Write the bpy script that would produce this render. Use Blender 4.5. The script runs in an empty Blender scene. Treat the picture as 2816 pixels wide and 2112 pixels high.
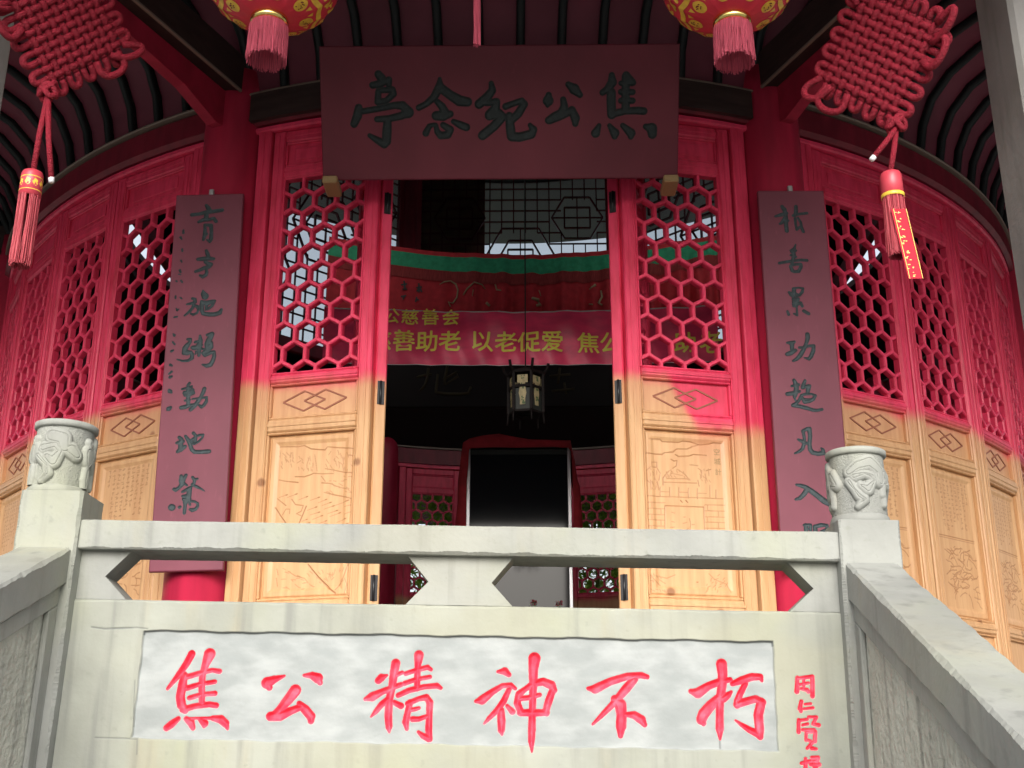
import bpy, math, random
import numpy as np
from mathutils import Matrix, Vector
random.seed(7); RNG = np.random.default_rng(7)
S = bpy.context.scene; COL = S.collection
rad = math.radians

# ------------------------------------------------------------------ camera
cam = bpy.data.cameras.new('camera'); co = bpy.data.objects.new('camera', cam); COL.objects.link(co)
PITCH, YAW, FPX = rad(18.48), 0.0123, 3265.0
co.location = (0.118, -8.513, 0.0)
co.rotation_euler = (math.pi/2 + PITCH, rad(0.03), YAW)
cam.sensor_width = 36.0; cam.lens = FPX/2816*36.0; cam.clip_end = 500; cam.clip_start = 0.05
S.camera = co

# ------------------------------------------------------------------ light
SUN_EL, SUN_AZ = rad(30), rad(182)
w = bpy.data.worlds.new("World"); S.world = w; w.use_nodes = True
nt = w.node_tree
sky = nt.nodes.new('ShaderNodeTexSky'); sky.sky_type = 'NISHITA'; sky.sun_disc = False
sky.sun_elevation = SUN_EL; sky.sun_rotation = SUN_AZ
sky.air_density = 1.0; sky.dust_density = 6.0; sky.ozone_density = 1.0
hs = nt.nodes.new('ShaderNodeHueSaturation'); hs.inputs['Saturation'].default_value = 0.35
nt.links.new(sky.outputs[0], hs.inputs['Color'])
bg = nt.nodes['Background']; bg.inputs[1].default_value = 0.15
nt.links.new(hs.outputs[0], bg.inputs[0])
sl = bpy.data.lights.new('sun', 'SUN'); sl.energy = 0.6; sl.angle = rad(60); sl.color = (1.0, 0.96, 0.9)
so = bpy.data.objects.new('sun', sl); COL.objects.link(so)
# the veiled sun stands behind the camera
so.rotation_euler = (math.pi/2 - SUN_EL, 0, rad(2))
S.view_settings.view_transform = 'Standard'; S.view_settings.look = 'None'
S.view_settings.exposure = 1.0; S.view_settings.gamma = 1.0

# ------------------------------------------------------------------ picture point -> point on a real surface
CAM = np.array(co.location); _z = np.array([0, 0, 1.0])
_fh = np.array([-math.sin(YAW), math.cos(YAW), 0]); _r = np.array([math.cos(YAW), math.sin(YAW), 0])
_F = math.cos(PITCH)*_fh + math.sin(PITCH)*_z; _U = -math.sin(PITCH)*_fh + math.cos(PITCH)*_z
def ray(x, y): return _r*(x-1408)/FPX + _U*(1056-y)/FPX + _F
def hit(x, y, P, N):
    r = ray(x, y); return CAM + r*np.dot(np.asarray(P)-CAM, N)/np.dot(r, N)
def on_y(x, y, Y): return hit(x, y, (0, Y, 0), np.array([0, 1.0, 0]))

# ------------------------------------------------------------------ materials
def mat(name, base, rough=0.6, spec=0.5, noise=None, bump=None, metal=0.0, **kw):
    """base colour, optional noise=(scale, amount, stretch xyz), bump=(scale, strength)"""
    m = bpy.data.materials.new(name); m.use_nodes = True
    n = m.node_tree.nodes; l = m.node_tree.links; b = n['Principled BSDF']
    b.inputs['Base Color'].default_value = (*base, 1); b.inputs['Roughness'].default_value = rough
    b.inputs['Specular IOR Level'].default_value = spec; b.inputs['Metallic'].default_value = metal
    geo = n.new('ShaderNodeNewGeometry')
    if noise:
        sc, am, st = noise
        mp = n.new('ShaderNodeMapping'); mp.inputs['Scale'].default_value = st
        l.new(geo.outputs['Position'], mp.inputs[0])
        t = n.new('ShaderNodeTexNoise'); t.inputs['Scale'].default_value = sc; t.inputs['Detail'].default_value = 6
        l.new(mp.outputs[0], t.inputs['Vector'])
        r = n.new('ShaderNodeMapRange'); r.inputs['From Min'].default_value = .25; r.inputs['From Max'].default_value = .75
        r.inputs['To Min'].default_value = 1-am; r.inputs['To Max'].default_value = 1+am
        l.new(t.outputs[0], r.inputs[0])
        mx = n.new('ShaderNodeVectorMath'); mx.operation = 'SCALE'; mx.inputs[0].default_value = base
        l.new(r.outputs[0], mx.inputs['Scale']); l.new(mx.outputs[0], b.inputs['Base Color'])
    if bump:
        t2 = n.new('ShaderNodeTexNoise'); t2.inputs['Scale'].default_value = bump[0]; t2.inputs['Detail'].default_value = 5
        l.new(geo.outputs['Position'], t2.inputs['Vector'])
        bp = n.new('ShaderNodeBump'); bp.inputs['Strength'].default_value = bump[1]; bp.inputs['Distance'].default_value = 0.01
        l.new(t2.outputs[0], bp.inputs['Height']); l.new(bp.outputs[0], b.inputs['Normal'])
    return m
def N_(m, kind, **inp):
    nd = m.node_tree.nodes.new(kind)
    for k, v in inp.items(): nd.inputs[k].default_value = v
    return nd
def mixc(m, fac, a, b):
    """mix two colours (tuples or sockets) by a socket"""
    x = m.node_tree.nodes.new('ShaderNodeMix'); x.data_type = 'RGBA'; l = m.node_tree.links
    l.new(fac, x.inputs[0])
    for i, c in ((6, a), (7, b)):
        if isinstance(c, tuple): x.inputs[i].default_value = (*c, 1)
        else: l.new(c, x.inputs[i])
    return x.outputs[2]
def mathn(m, op, a, b=None, c=None):
    x = m.node_tree.nodes.new('ShaderNodeMath'); x.operation = op
    for i, v in enumerate((a, b, c)):
        if v is None: continue
        if isinstance(v, (int, float)): x.inputs[i].default_value = v
        else: m.node_tree.links.new(v, x.inputs[i])
    return x.outputs[0]
def ramp(m, s, lo, hi, a=0.0, b=1.0, smooth=True):
    x = m.node_tree.nodes.new('ShaderNodeMapRange')
    if smooth: x.interpolation_type = 'SMOOTHSTEP'
    x.inputs['From Min'].default_value = lo; x.inputs['From Max'].default_value = hi
    x.inputs['To Min'].default_value = a; x.inputs['To Max'].default_value = b
    m.node_tree.links.new(s, x.inputs[0]); return x.outputs[0]
def noise(m, scale, st=(1, 1, 1), det=5, vec=None):
    n = m.node_tree.nodes; l = m.node_tree.links
    if vec is None: vec = n.new('ShaderNodeNewGeometry').outputs['Position']
    mp = n.new('ShaderNodeMapping'); mp.inputs['Scale'].default_value = st; l.new(vec, mp.inputs[0])
    t = n.new('ShaderNodeTexNoise'); t.inputs['Scale'].default_value = scale; t.inputs['Detail'].default_value = det
    l.new(mp.outputs[0], t.inputs['Vector']); return t.outputs[0]
def bumpin(m, h, st, dist=0.01):
    bp = N_(m, 'ShaderNodeBump', Strength=st, Distance=dist); l = m.node_tree.links
    l.new(h, bp.inputs['Height']); l.new(bp.outputs[0], m.node_tree.nodes['Principled BSDF'].inputs['Normal'])

RED = (0.77, 0.048, 0.125)
# timber sprayed red above waist height, bare pine below (the paint ends in a soft sprayed edge)
def painted_pine(name, spray=True):
    m = mat(name, RED, 0.42, 0.45); l = m.node_tree.links; b = m.node_tree.nodes['Principled BSDF']
    g = m.node_tree.nodes.new('ShaderNodeNewGeometry')
    sx = m.node_tree.nodes.new('ShaderNodeSeparateXYZ'); l.new(g.outputs['Position'], sx.inputs[0])
    X, Y, Zs = sx.outputs
    grain = noise(m, 7, (6, 6, .55), 8); fine = noise(m, 30, (7, 7, .35), 4)
    wood = mixc(m, ramp(m, grain, .3, .7), (.535, .295, .138), (.61, .365, .182))
    wood = mixc(m, ramp(m, fine, .58, .8, 0, .15), wood, (.40, .18, .06))
    vor = N_(m, 'ShaderNodeTexVoronoi', Scale=4.2); l.new(g.outputs['Position'], vor.inputs['Vector'])
    knot = ramp(m, vor.outputs['Distance'], .05, .11, 1, 0)
    wood = mixc(m, mathn(m, 'MULTIPLY', knot, .75), wood, (.21, .075, .028))
    edge = mathn(m, 'ADD', Zs, mathn(m, 'MULTIPLY', mathn(m, 'SUBTRACT', noise(m, 5), .5), .10))
    if spray:   # heavier overspray on the leaf right of the doorway
        blob = mathn(m, 'MULTIPLY', ramp(m, X, .74, .92), ramp(m, X, 1.3, 1.5, 1, 0))
        blob = mathn(m, 'MULTIPLY', blob, ramp(m, Y, -3.0, -2.9, 1, 0))
        edge = mathn(m, 'ADD', edge, mathn(m, 'MULTIPLY', blob, .22))
    f = ramp(m, edge, 1.675, 1.765)
    red = mixc(m, ramp(m, noise(m, 9, (3, 3, .7)), .3, .8), RED, (.56, .024, .064))
    haze = mathn(m, 'MULTIPLY', ramp(m, edge, 1.5, 1.72), .22)
    wood = mixc(m, haze, wood, (.62, .12, .10))
    l.new(mixc(m, f, wood, red), b.inputs['Base Color'])
    bumpin(m, fine, .12, .004)
    return m
M = {}
M['leaf'] = painted_pine('painted_pine')
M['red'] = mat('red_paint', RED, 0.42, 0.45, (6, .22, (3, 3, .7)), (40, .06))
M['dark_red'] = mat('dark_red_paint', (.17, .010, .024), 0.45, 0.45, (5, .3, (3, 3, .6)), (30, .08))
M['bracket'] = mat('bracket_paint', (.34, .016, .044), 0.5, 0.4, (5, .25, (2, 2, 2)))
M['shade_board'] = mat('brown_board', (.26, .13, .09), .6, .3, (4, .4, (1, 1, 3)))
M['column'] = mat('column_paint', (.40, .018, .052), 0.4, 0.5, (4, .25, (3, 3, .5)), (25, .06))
M['beam'] = mat('dark_beam', (.034, .020, .018), 0.55, 0.4, (6, .4, (1, 1, 5)), (30, .1))
M['beam_edge'] = mat('beam_edge', (.20, .15, .12), 0.5)
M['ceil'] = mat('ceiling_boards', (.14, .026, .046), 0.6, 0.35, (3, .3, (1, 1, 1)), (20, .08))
M['rafter'] = mat('black_green_paint', (.008, .011, .012), 0.5, 0.3)
M['board'] = mat('maroon_lacquer', (.145, .042, .072), 0.42, 0.5, (2.5, .16, (1, 1, 1)), (60, .03))
M['black'] = mat('black_iron', (.015, .015, .017), 0.4, 0.5)
M['steel'] = mat('steel', (.55, .56, .58), 0.35, 0.5, metal=.9)
M['gold'] = mat('gold', (.75, .5, .06), 0.35, 0.6, (40, .2, (1, 1, 1)))
M['brass'] = mat('brass', (.9, .68, .22), 0.16, 0.5, metal=1.0)
M['silk'] = mat('lantern_silk', (.62, .03, .06), 0.45, 0.5, (10, .12, (1, 1, 1)))
M['fringe'] = mat('fringe', (.50, .075, .125), 0.55, 0.5, (60, .35, (8, 8, .2)))
M['thread'] = mat('tassel_thread', (.40, .035, .055), 0.5, 0.5, (60, .3, (8, 8, .2)))
M['rope'] = mat('red_cord', (.25, .008, .024), 0.6, 0.35, (70, .3, (1, 1, 1)), (210, .8))
M['cap'] = mat('tassel_cap', (.50, .05, .075), 0.35, 0.5)
M['ribbon'] = mat('red_ribbon', (.42, .02, .04), .65, .15)
M['wrap'] = mat('clear_tape', (.75, .75, .78), 0.2, 0.6)
M['raw'] = mat('raw_wood', (.30, .20, .09), 0.6)
M['green_cloth'] = mat('green_cloth', (.03, .26, .13), 0.7, .2, (30, .25, (1, 1, 1)))
M['drape'] = mat('drape_cloth', (.26, .014, .02), 0.75, .2, (12, .3, (1, 1, 1)))
M['red_cloth'] = mat('red_cloth', (.40, .022, .03), 0.7, .2, (20, .25, (1, 1, 1)))
M['dull_cloth'] = mat('dull_red_fringe', (.24, .035, .035), 0.8, .1, (60, .4, (6, 6, .3)))
M['thread_gold'] = mat('embroidery', (.32, .24, .13), 0.6)
M['banner'] = mat('banner_cloth', (.78, .05, .15), 0.42, .5, (6, .3, (1, 1, 2)))
M['yellow'] = mat('yellow_print', (.92, .84, .13), 0.5)
M['ink'] = mat('ink', (.012, .012, .012), 0.6)
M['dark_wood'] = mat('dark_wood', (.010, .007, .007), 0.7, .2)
M['dim_gold'] = mat('dim_gold', (.045, .035, .018), 0.6, .2)
M['cream'] = mat('lantern_pane', (.40, .34, .19), 0.5, .3, (60, .25, (1, 1, 1)))
M['paint_green'] = mat('pane_paint', (.08, .13, .05), 0.6)
M['alu'] = mat('aluminium', (.7, .7, .73), 0.35, .5, metal=.6)
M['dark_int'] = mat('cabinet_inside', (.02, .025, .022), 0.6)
M['white'] = mat('white_plaster', (.55, .56, .55), 0.8)
M['petal'] = mat('petal', (.32, .03, .05), 0.6)
M['leafgreen'] = mat('bamboo_leaf', (.20, .38, .06), 0.45, .5, (3, .5, (1, 1, 1)))
def leaf_mat(name, col):
    m = mat(name, col, .5, .4, (3, .5, (1, 1, 1))); n = m.node_tree.nodes; l = m.node_tree.links
    t = n.new('ShaderNodeBsdfTranslucent'); t.inputs[0].default_value = (col[0]*1.5, col[1]*1.3, col[2], 1)
    x = n.new('ShaderNodeMixShader'); x.inputs[0].default_value = .5
    l.new(n['Principled BSDF'].outputs[0], x.inputs[1]); l.new(t.outputs[0], x.inputs[2]); l.new(x.outputs[0], n['Material Output'].inputs[0]); return m
M['leafgreen'] = leaf_mat('bamboo_leaf', (.26, .46, .08))
M['culm'] = mat('bamboo_culm', (.14, .22, .05), 0.4)
M['tile'] = mat('roof_tile', (.07, .07, .075), 0.6, .4, (10, .3, (1, 1, 1)))
M['floor'] = mat('floor_slabs', (.11, .11, .105), 0.7, .3, (4, .2, (1, 1, 1)), (60, .2))
M['ground'] = mat('paving', (.15, .15, .14), 0.8, .3, (3, .25, (1, 1, 1)), (50, .2))
M['glass'] = mat('glass', (.02, .025, .03), 0.03, .5)
def glass(name, alpha, tint=.88, ro=.02):
    m = bpy.data.materials.new(name); m.use_nodes = True; n = m.node_tree.nodes; l = m.node_tree.links
    n.clear(); o = n.new('ShaderNodeOutputMaterial'); t = n.new('ShaderNodeBsdfTransparent')
    t.inputs[0].default_value = (tint*.97, tint, tint*1.01, 1)
    g = n.new('ShaderNodeBsdfGlossy'); g.inputs['Roughness'].default_value = ro
    f = n.new('ShaderNodeFresnel'); f.inputs[0].default_value = 1.36
    x = n.new('ShaderNodeMixShader'); ad = n.new('ShaderNodeMath'); ad.operation = 'ADD'; ad.inputs[1].default_value = alpha
    l.new(f.outputs[0], ad.inputs[0]); l.new(ad.outputs[0], x.inputs[0])
    l.new(t.outputs[0], x.inputs[1]); l.new(g.outputs[0], x.inputs[2]); l.new(x.outputs[0], o.inputs[0]); return m
M['pane'] = glass('window_glass', 0.0, .76); M['case'] = mat('cabinet_glass', (.008, .010, .012), 0.06, .22)

def stone_mat(name, base, stain=1.0, rough_bump=.25, carve=False, pit=.006):
    m = mat(name, base, 0.72, .3); l = m.node_tree.links; b = m.node_tree.nodes['Principled BSDF']
    c = mixc(m, ramp(m, noise(m, 4, (1, 1, 1), 7), .35, .7), tuple(v*.86 for v in base), tuple(min(1, v*1.08) for v in base))
    c = mixc(m, mathn(m, 'MULTIPLY', ramp(m, noise(m, 2.1, (1, 1, .8), 6), .47, .72), .55*stain), c, (.29, .305, .215))
    c = mixc(m, mathn(m, 'MULTIPLY', ramp(m, noise(m, 3.3, (1.5, 1.5, .35), 6), .56, .75), .4*stain), c, (.31, .275, .18))
    c = mixc(m, mathn(m, 'MULTIPLY', ramp(m, noise(m, 12, (1, 1, .4), 8), .6, .8), .3), c, (.24, .25, .24))
    st_ = noise(m, 13, (1.6, 1.6, .10), 8)
    c = mixc(m, mathn(m, 'MULTIPLY', ramp(m, st_, .50, .74), .6), c, (.15, .155, .145))
    c = mixc(m, mathn(m, 'MULTIPLY', ramp(m, noise(m, 3.1, (1.2, 1.2, .5), 9), .57, .66), .34), c, tuple(min(1, v*1.16) for v in base))
    c = mixc(m, mathn(m, 'MULTIPLY', ramp(m, noise(m, 34, (1, 1, 1), 6), .62, .74), .5), c, (.20, .21, .18))
    c = mixc(m, mathn(m, 'MULTIPLY', ramp(m, noise(m, 1.3, (1, 1, 1.6), 5), .5, .68), .30*stain), c, (.29, .285, .205))
    if carve:
        ai = m.node_tree.nodes.new('ShaderNodeAttribute'); ai.attribute_name = 'inset'
        white = mixc(m, ramp(m, noise(m, 9, (1, 1, 2.2), 8), .35, .72), (.235, .256, .254), (.315, .335, .332))
        c = mixc(m, ai.outputs['Fac'], c, white)
        ap = m.node_tree.nodes.new('ShaderNodeAttribute'); ap.attribute_name = 'paint'
        red = mixc(m, ramp(m, noise(m, 28, (1, 1, 1), 5), .35, .75), (.70, .028, .062), (.80, .10, .155))
        c = mixc(m, ramp(m, mathn(m, 'ADD', ap.outputs['Fac'], mathn(m, 'MULTIPLY', mathn(m, 'SUBTRACT', noise(m, 90), .5), .5)), .35, .6), c, red)
        am = m.node_tree.nodes.new('ShaderNodeAttribute'); am.attribute_name = 'mark'
        c = mixc(m, am.outputs['Fac'], c, (.09, .10, .10))
    l.new(c, b.inputs['Base Color'])
    h = mathn(m, 'ADD', noise(m, 55, det=9), mathn(m, 'MULTIPLY', noise(m, 11, det=5), 1.6))
    bumpin(m, h, rough_bump, pit); return m
M['stone'] = stone_mat('grey_stone', (.262, .272, .254), 1.1)
M['stone_carved'] = stone_mat('carved_stone', (.275, .288, .250), 1.6, .18, True)
M['stone_rough'] = stone_mat('pitted_stone', (.44, .45, .40), .5, .8, pit=.013)
M['stone_col'] = stone_mat('column_stone', (.24, .235, .23), .2, .3)
def lacquer(name, base, ink):
    m = mat(name, base, .55, .3); l = m.node_tree.links; b = m.node_tree.nodes['Principled BSDF']
    ap = m.node_tree.nodes.new('ShaderNodeAttribute'); ap.attribute_name = 'paint'
    c = mixc(m, ramp(m, noise(m, 3, (1, 1, .6), 7), .3, .75), tuple(v*.85 for v in base), tuple(v*1.15 for v in base))
    c = mixc(m, mathn(m, 'MULTIPLY', ramp(m, noise(m, 60, (1, 1, .2), 3), .62, .8), .25), c, tuple(min(1, v*1.8) for v in base))
    ik = mixc(m, ramp(m, noise(m, 60), .4, .8), ink, tuple(v*1.7 for v in ink))
    l.new(mixc(m, ramp(m, ap.outputs['Fac'], .35, .6), c, ik), b.inputs['Base Color'])
    bumpin(m, noise(m, 120), .05, .003); return m
M['lacq'] = lacquer('maroon_board', (.185, .046, .071), (.030, .045, .050))
M['plaq'] = lacquer('maroon_plaque', (.135, .020, .034), (.012, .018, .019))  # same lacquer as the couplet boards, darkened in colour for its weaker light
def carved_pine(name):
    m = painted_pine(name); l = m.node_tree.links; b = m.node_tree.nodes['Principled BSDF']
    src = b.inputs['Base Color'].links[0].from_socket
    ap = m.node_tree.nodes.new('ShaderNodeAttribute'); ap.attribute_name = 'paint'
    l.new(mixc(m, mathn(m, 'MULTIPLY', ap.outputs['Fac'], .8), src, (.27, .105, .035)), b.inputs['Base Color']); return m  # cut lines darkened in colour to strengthen their shade
M['carved'] = carved_pine('carved_pine')
M['cutline'] = mat('scored_line', (.30, .10, .055), .6)

# ------------------------------------------------------------------ objects
def tag(o, label=None, cat=None, group=None, kind=None):
    if label: o['label'] = label
    if cat: o['category'] = cat
    if group: o['group'] = group
    if kind: o['kind'] = kind
    return o
def thing(name, label, cat, loc=(0, 0, 0), group=None):
    o = bpy.data.objects.new(name, None); COL.objects.link(o); o.location = loc
    o.empty_display_size = .1; o['origin'] = tuple(loc); return tag(o, label, cat, group)
def root_loc(p):
    while p.parent is not None: p = p.parent
    return Vector(p.location)
class MB:
    def __init__(s): s.v = []; s.f = []; s.mi = []; s.sm = []; s.cur = 0; s.smooth = False
    def add(s, vs, fs):
        k = len(s.v); s.v += [tuple(map(float, q)) for q in vs]
        for f in fs: s.f.append(tuple(i+k for i in f)); s.mi.append(s.cur); s.sm.append(s.smooth)
    def box(s, a, b, T=None):
        x0, y0, z0 = a; x1, y1, z1 = b
        vs = [(x, y, z) for z in (z0, z1) for y in (y0, y1) for x in (x0, x1)]
        if T is not None: vs = [tuple(T @ Vector(q)) for q in vs]
        s.add(vs, [(0, 2, 3, 1), (4, 5, 7, 6), (0, 1, 5, 4), (2, 6, 7, 3), (0, 4, 6, 2), (1, 3, 7, 5)])
    def bbox(s, a, b, r=.004, T=None):
        """box with chamfered edges"""
        lo = np.minimum(a, b); hi = np.maximum(a, b); r = min(r, *(hi-lo)/2.2)
        vs = []; idx = {}
        for sx in (0, 1):
            for sy in (0, 1):
                for sz in (0, 1):
                    c = [hi[0] if sx else lo[0], hi[1] if sy else lo[1], hi[2] if sz else lo[2]]
                    for ax in range(3):
                        q = [c[i] + (0 if i == ax else (-r if (sx, sy, sz)[i] else r)) for i in range(3)]
                        idx[(sx, sy, sz, ax)] = len(vs); vs.append(q)
        fs = []
        I = lambda x, y, z, a: idx[(x, y, z, a)]
        for e in (0, 1):
            fx = [I(e, 0, 0, 0), I(e, 1, 0, 0), I(e, 1, 1, 0), I(e, 0, 1, 0)]; fs.append(fx if e else fx[::-1])
            fy = [I(0, e, 0, 1), I(0, e, 1, 1), I(1, e, 1, 1), I(1, e, 0, 1)]; fs.append(fy if e else fy[::-1])
            fz = [I(0, 0, e, 2), I(1, 0, e, 2), I(1, 1, e, 2), I(0, 1, e, 2)]; fs.append(fz if e else fz[::-1])
        for p in (0, 1):
            for q in (0, 1):
                f = [I(0, p, q, 1), I(1, p, q, 1), I(1, p, q, 2), I(0, p, q, 2)]; fs.append(f if (p ^ q) == 0 else f[::-1])
                f = [I(p, 0, q, 2), I(p, 1, q, 2), I(p, 1, q, 0), I(p, 0, q, 0)]; fs.append(f if (p ^ q) == 0 else f[::-1])
                f = [I(p, q, 0, 0), I(p, q, 1, 0), I(p, q, 1, 1), I(p, q, 0, 1)]; fs.append(f if (p ^ q) == 0 else f[::-1])
        for sx in (0, 1):
            for sy in (0, 1):
                for sz in (0, 1):
                    f = [I(sx, sy, sz, 0), I(sx, sy, sz, 1), I(sx, sy, sz, 2)]
                    fs.append(f if (sx+sy+sz) % 2 else f[::-1])
        if T is not None: vs = [tuple(T @ Vector(q)) for q in vs]
        s.add(vs, fs)
    def worn_bar(s, a, b, ax, n, fn, seed, c0=.004):
        """stone bar along axis ax whose four long edges are unevenly worn and chipped; fn maps the point"""
        g = np.random.default_rng(seed); o = [i for i in range(3) if i != ax]; t = np.linspace(a[ax], b[ax], n)
        cs = []
        for _ in range(4):
            c = c0+.0018*np.sin(t*g.uniform(9, 16)+g.uniform(0, 6))+.0014*np.sin(t*g.uniform(40, 70)+g.uniform(0, 6))+g.normal(0, .0006, n)
            for _k in range(int(g.integers(4, 9))):
                m_ = g.uniform(a[ax], b[ax]); c += g.uniform(.001, .0045)*np.exp(-((t-m_)/g.uniform(.006, .022))**2)
            cs.append(np.maximum(c, .0012))
        vs = []
        for i in range(n):
            for k, (su, sv) in enumerate(((0, 0), (1, 0), (1, 1), (0, 1))):
                c = cs[k][i]; u = b[o[0]] if su else a[o[0]]; v = b[o[1]] if sv else a[o[1]]; du = -c if su else c; dv = -c if sv else c
                for pu, pv in (((u, v+dv), (u+du, v)) if k in (0, 2) else ((u+du, v), (u, v+dv))):
                    q = [0, 0, 0]; q[ax] = t[i]; q[o[0]] = pu; q[o[1]] = pv; vs.append(tuple(fn(*q)))
        fs = [(i*8+k, i*8+(k+1) % 8, i*8+8+(k+1) % 8, i*8+8+k) for i in range(n-1) for k in range(8)]
        s.add(vs, fs+[tuple(range(7, -1, -1)), tuple((n-1)*8+k for k in range(8))])
    def prism(s, poly, y0, y1, T=None):
        """polygon in x,z (counter-clockwise seen from -y) pushed from y0 to y1"""
        n = len(poly)
        vs = [(x, y0, z) for x, z in poly] + [(x, y1, z) for x, z in poly]
        fs = [tuple(range(n)), tuple(range(2*n-1, n-1, -1))]
        fs += [(i+n, (i+1) % n + n, (i+1) % n, i) for i in range(n)]
        if T is not None: vs = [tuple(T @ Vector(q)) for q in vs]
        s.add(vs, fs)
    def tube(s, pts, r, seg=8, caps=True, closed=False):
        P = [Vector(p) for p in pts]; n = len(P); rs = [float(q) for q in (r if isinstance(r, (list, tuple)) else [r]*n)]
        up = None; rings = []
        for i in range(n):
            if closed: t = (P[(i+1) % n]-P[i-1]).normalized()
            else: t = (P[min(i+1, n-1)]-P[max(i-1, 0)]).normalized()
            if up is None:
                up = Vector((0, 0, 1)) if abs(t.z) < .9 else Vector((0, 1, 0))
            a = t.cross(up)
            if a.length < 1e-6: a = t.orthogonal()
            a.normalize(); up = a.cross(t).normalized()
            rings.append([P[i] + rs[i]*(math.cos(2*math.pi*k/seg)*a + math.sin(2*math.pi*k/seg)*up) for k in range(seg)])
        vs = [q for rg in rings for q in rg]; fs = []
        for i in range(n if closed else n-1):
            j = (i+1) % n
            for k in range(seg): fs.append((i*seg+k, i*seg+(k+1) % seg, j*seg+(k+1) % seg, j*seg+k))
        if caps and not closed:
            fs.append(tuple(range(seg-1, -1, -1))); fs.append(tuple((n-1)*seg+k for k in range(seg)))
        o = s.smooth; s.smooth = True; s.add(vs, fs); s.smooth = o
    def lathe(s, prof, seg=48, c=(0, 0, 0), a0=0, a1=2*math.pi, smooth=True, lobes=0, lobe=0):
        full = abs(a1-a0-2*math.pi) < 1e-6; m = seg if full else seg+1; n = len(prof)
        vs = []
        for k in range(m):
            a = a0+(a1-a0)*k/seg; q = 1 - lobe*abs(math.sin(lobes*a/2)) if lobes else 1
            for r, z in prof: vs.append((c[0]+r*q*math.sin(a), c[1]-r*q*math.cos(a), c[2]+z))
        fs = []
        for k in range(seg):
            k2 = (k+1) % m
            for i in range(n-1): fs.append((k*n+i, k2*n+i, k2*n+i+1, k*n+i+1))
        o = s.smooth; s.smooth = smooth; s.add(vs, fs); s.smooth = o
    def build(s, name, mats, parent=None, local=False):
        me = bpy.data.meshes.new(name)
        off = Vector((0, 0, 0))
        if parent is not None and not local: off = root_loc(parent)
        v = np.array(s.v) - np.array(off) if s.v else np.zeros((0, 3))
        me.from_pydata(v.tolist(), [], s.f)
        for q in (mats if isinstance(mats, (list, tuple)) else [mats]): me.materials.append(q)
        me.polygons.foreach_set('material_index', s.mi); me.polygons.foreach_set('use_smooth', s.sm)
        me.update(); o = bpy.data.objects.new(name, me); COL.objects.link(o)
        if parent is not None: o.parent = parent
        return o
def copy_tree(o, parent):
    c = o.copy(); COL.objects.link(c); c.parent = parent
    for ch in list(o.children): copy_tree(ch, c)
    return c
# font glyphs (Blender's own built-in font) as flat triangles
_gc = {}
def glyph(ch):
    if ch not in _gc:
        c = bpy.data.curves.new('glyph', 'FONT'); c.body = ch; c.resolution_u = 3; c.align_x = 'CENTER'
        o = bpy.data.objects.new('glyph', c); COL.objects.link(o)
        d = bpy.context.evaluated_depsgraph_get(); e = o.evaluated_get(d); me = e.to_mesh()
        v = np.array([q.co[:2] for q in me.vertices]); f = [tuple(p.vertices) for p in me.polygons]
        e.to_mesh_clear(); bpy.data.objects.remove(o); bpy.data.curves.remove(c)
        mid = (v.min(0)+v.max(0))/2; _gc[ch] = (v-mid, f)
    return _gc[ch]
def put_glyph(mb, ch, fn, cx, cz, size, bold=0.0):
    v, f = glyph(ch)
    offs = [(0, 0)] if not bold else [(-bold, 0), (bold, 0), (0, bold), (0, -bold)]
    for i, (dx, dz) in enumerate(offs):
        mb.add([fn(cx+(x+dx)*size, cz+(z+dz)*size, i*.0004) for x, z in v], f)

# ------------------------------------------------------------------ carving: strokes cut into a real grid
def parse(txt, ox, oy, k):
    out = []
    for st in txt.replace('\n', '').split(';'):
        st = st.strip()
        if st: out.append([(ox+float(a)/k, oy+float(b)/k, float(c)/k) for a, b, c in (p.split(',') for p in st.split())])
    return out
def sdf(us, vs, strokes, pad=.02):
    D = np.full((len(vs), len(us)), 9.0); du = us[1]-us[0]; dv = vs[1]-vs[0]
    for st in strokes:
        if len(st) == 1: st = [st[0], (st[0][0]+1e-4, st[0][1], st[0][2])]
        for (x0, y0, w0), (x1, y1, w1) in zip(st[:-1], st[1:]):
            R = max(w0, w1)/2+pad
            i0 = max(0, int((min(x0, x1)-R-us[0])/du)); i1 = min(len(us), int((max(x0, x1)+R-us[0])/du)+2)
            j0 = max(0, int((min(y0, y1)-R-vs[0])/dv)); j1 = min(len(vs), int((max(y0, y1)+R-vs[0])/dv)+2)
            if i0 >= i1 or j0 >= j1: continue
            X, Y = np.meshgrid(us[i0:i1], vs[j0:j1]); dx, dy = x1-x0, y1-y0; L = dx*dx+dy*dy+1e-12
            t = np.clip(((X-x0)*dx+(Y-y0)*dy)/L, 0, 1)
            d = np.hypot(X-x0-t*dx, Y-y0-t*dy)-(w0+t*(w1-w0))/2
            D[j0:j1, i0:i1] = np.minimum(D[j0:j1, i0:i1], d)
    return D
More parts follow.
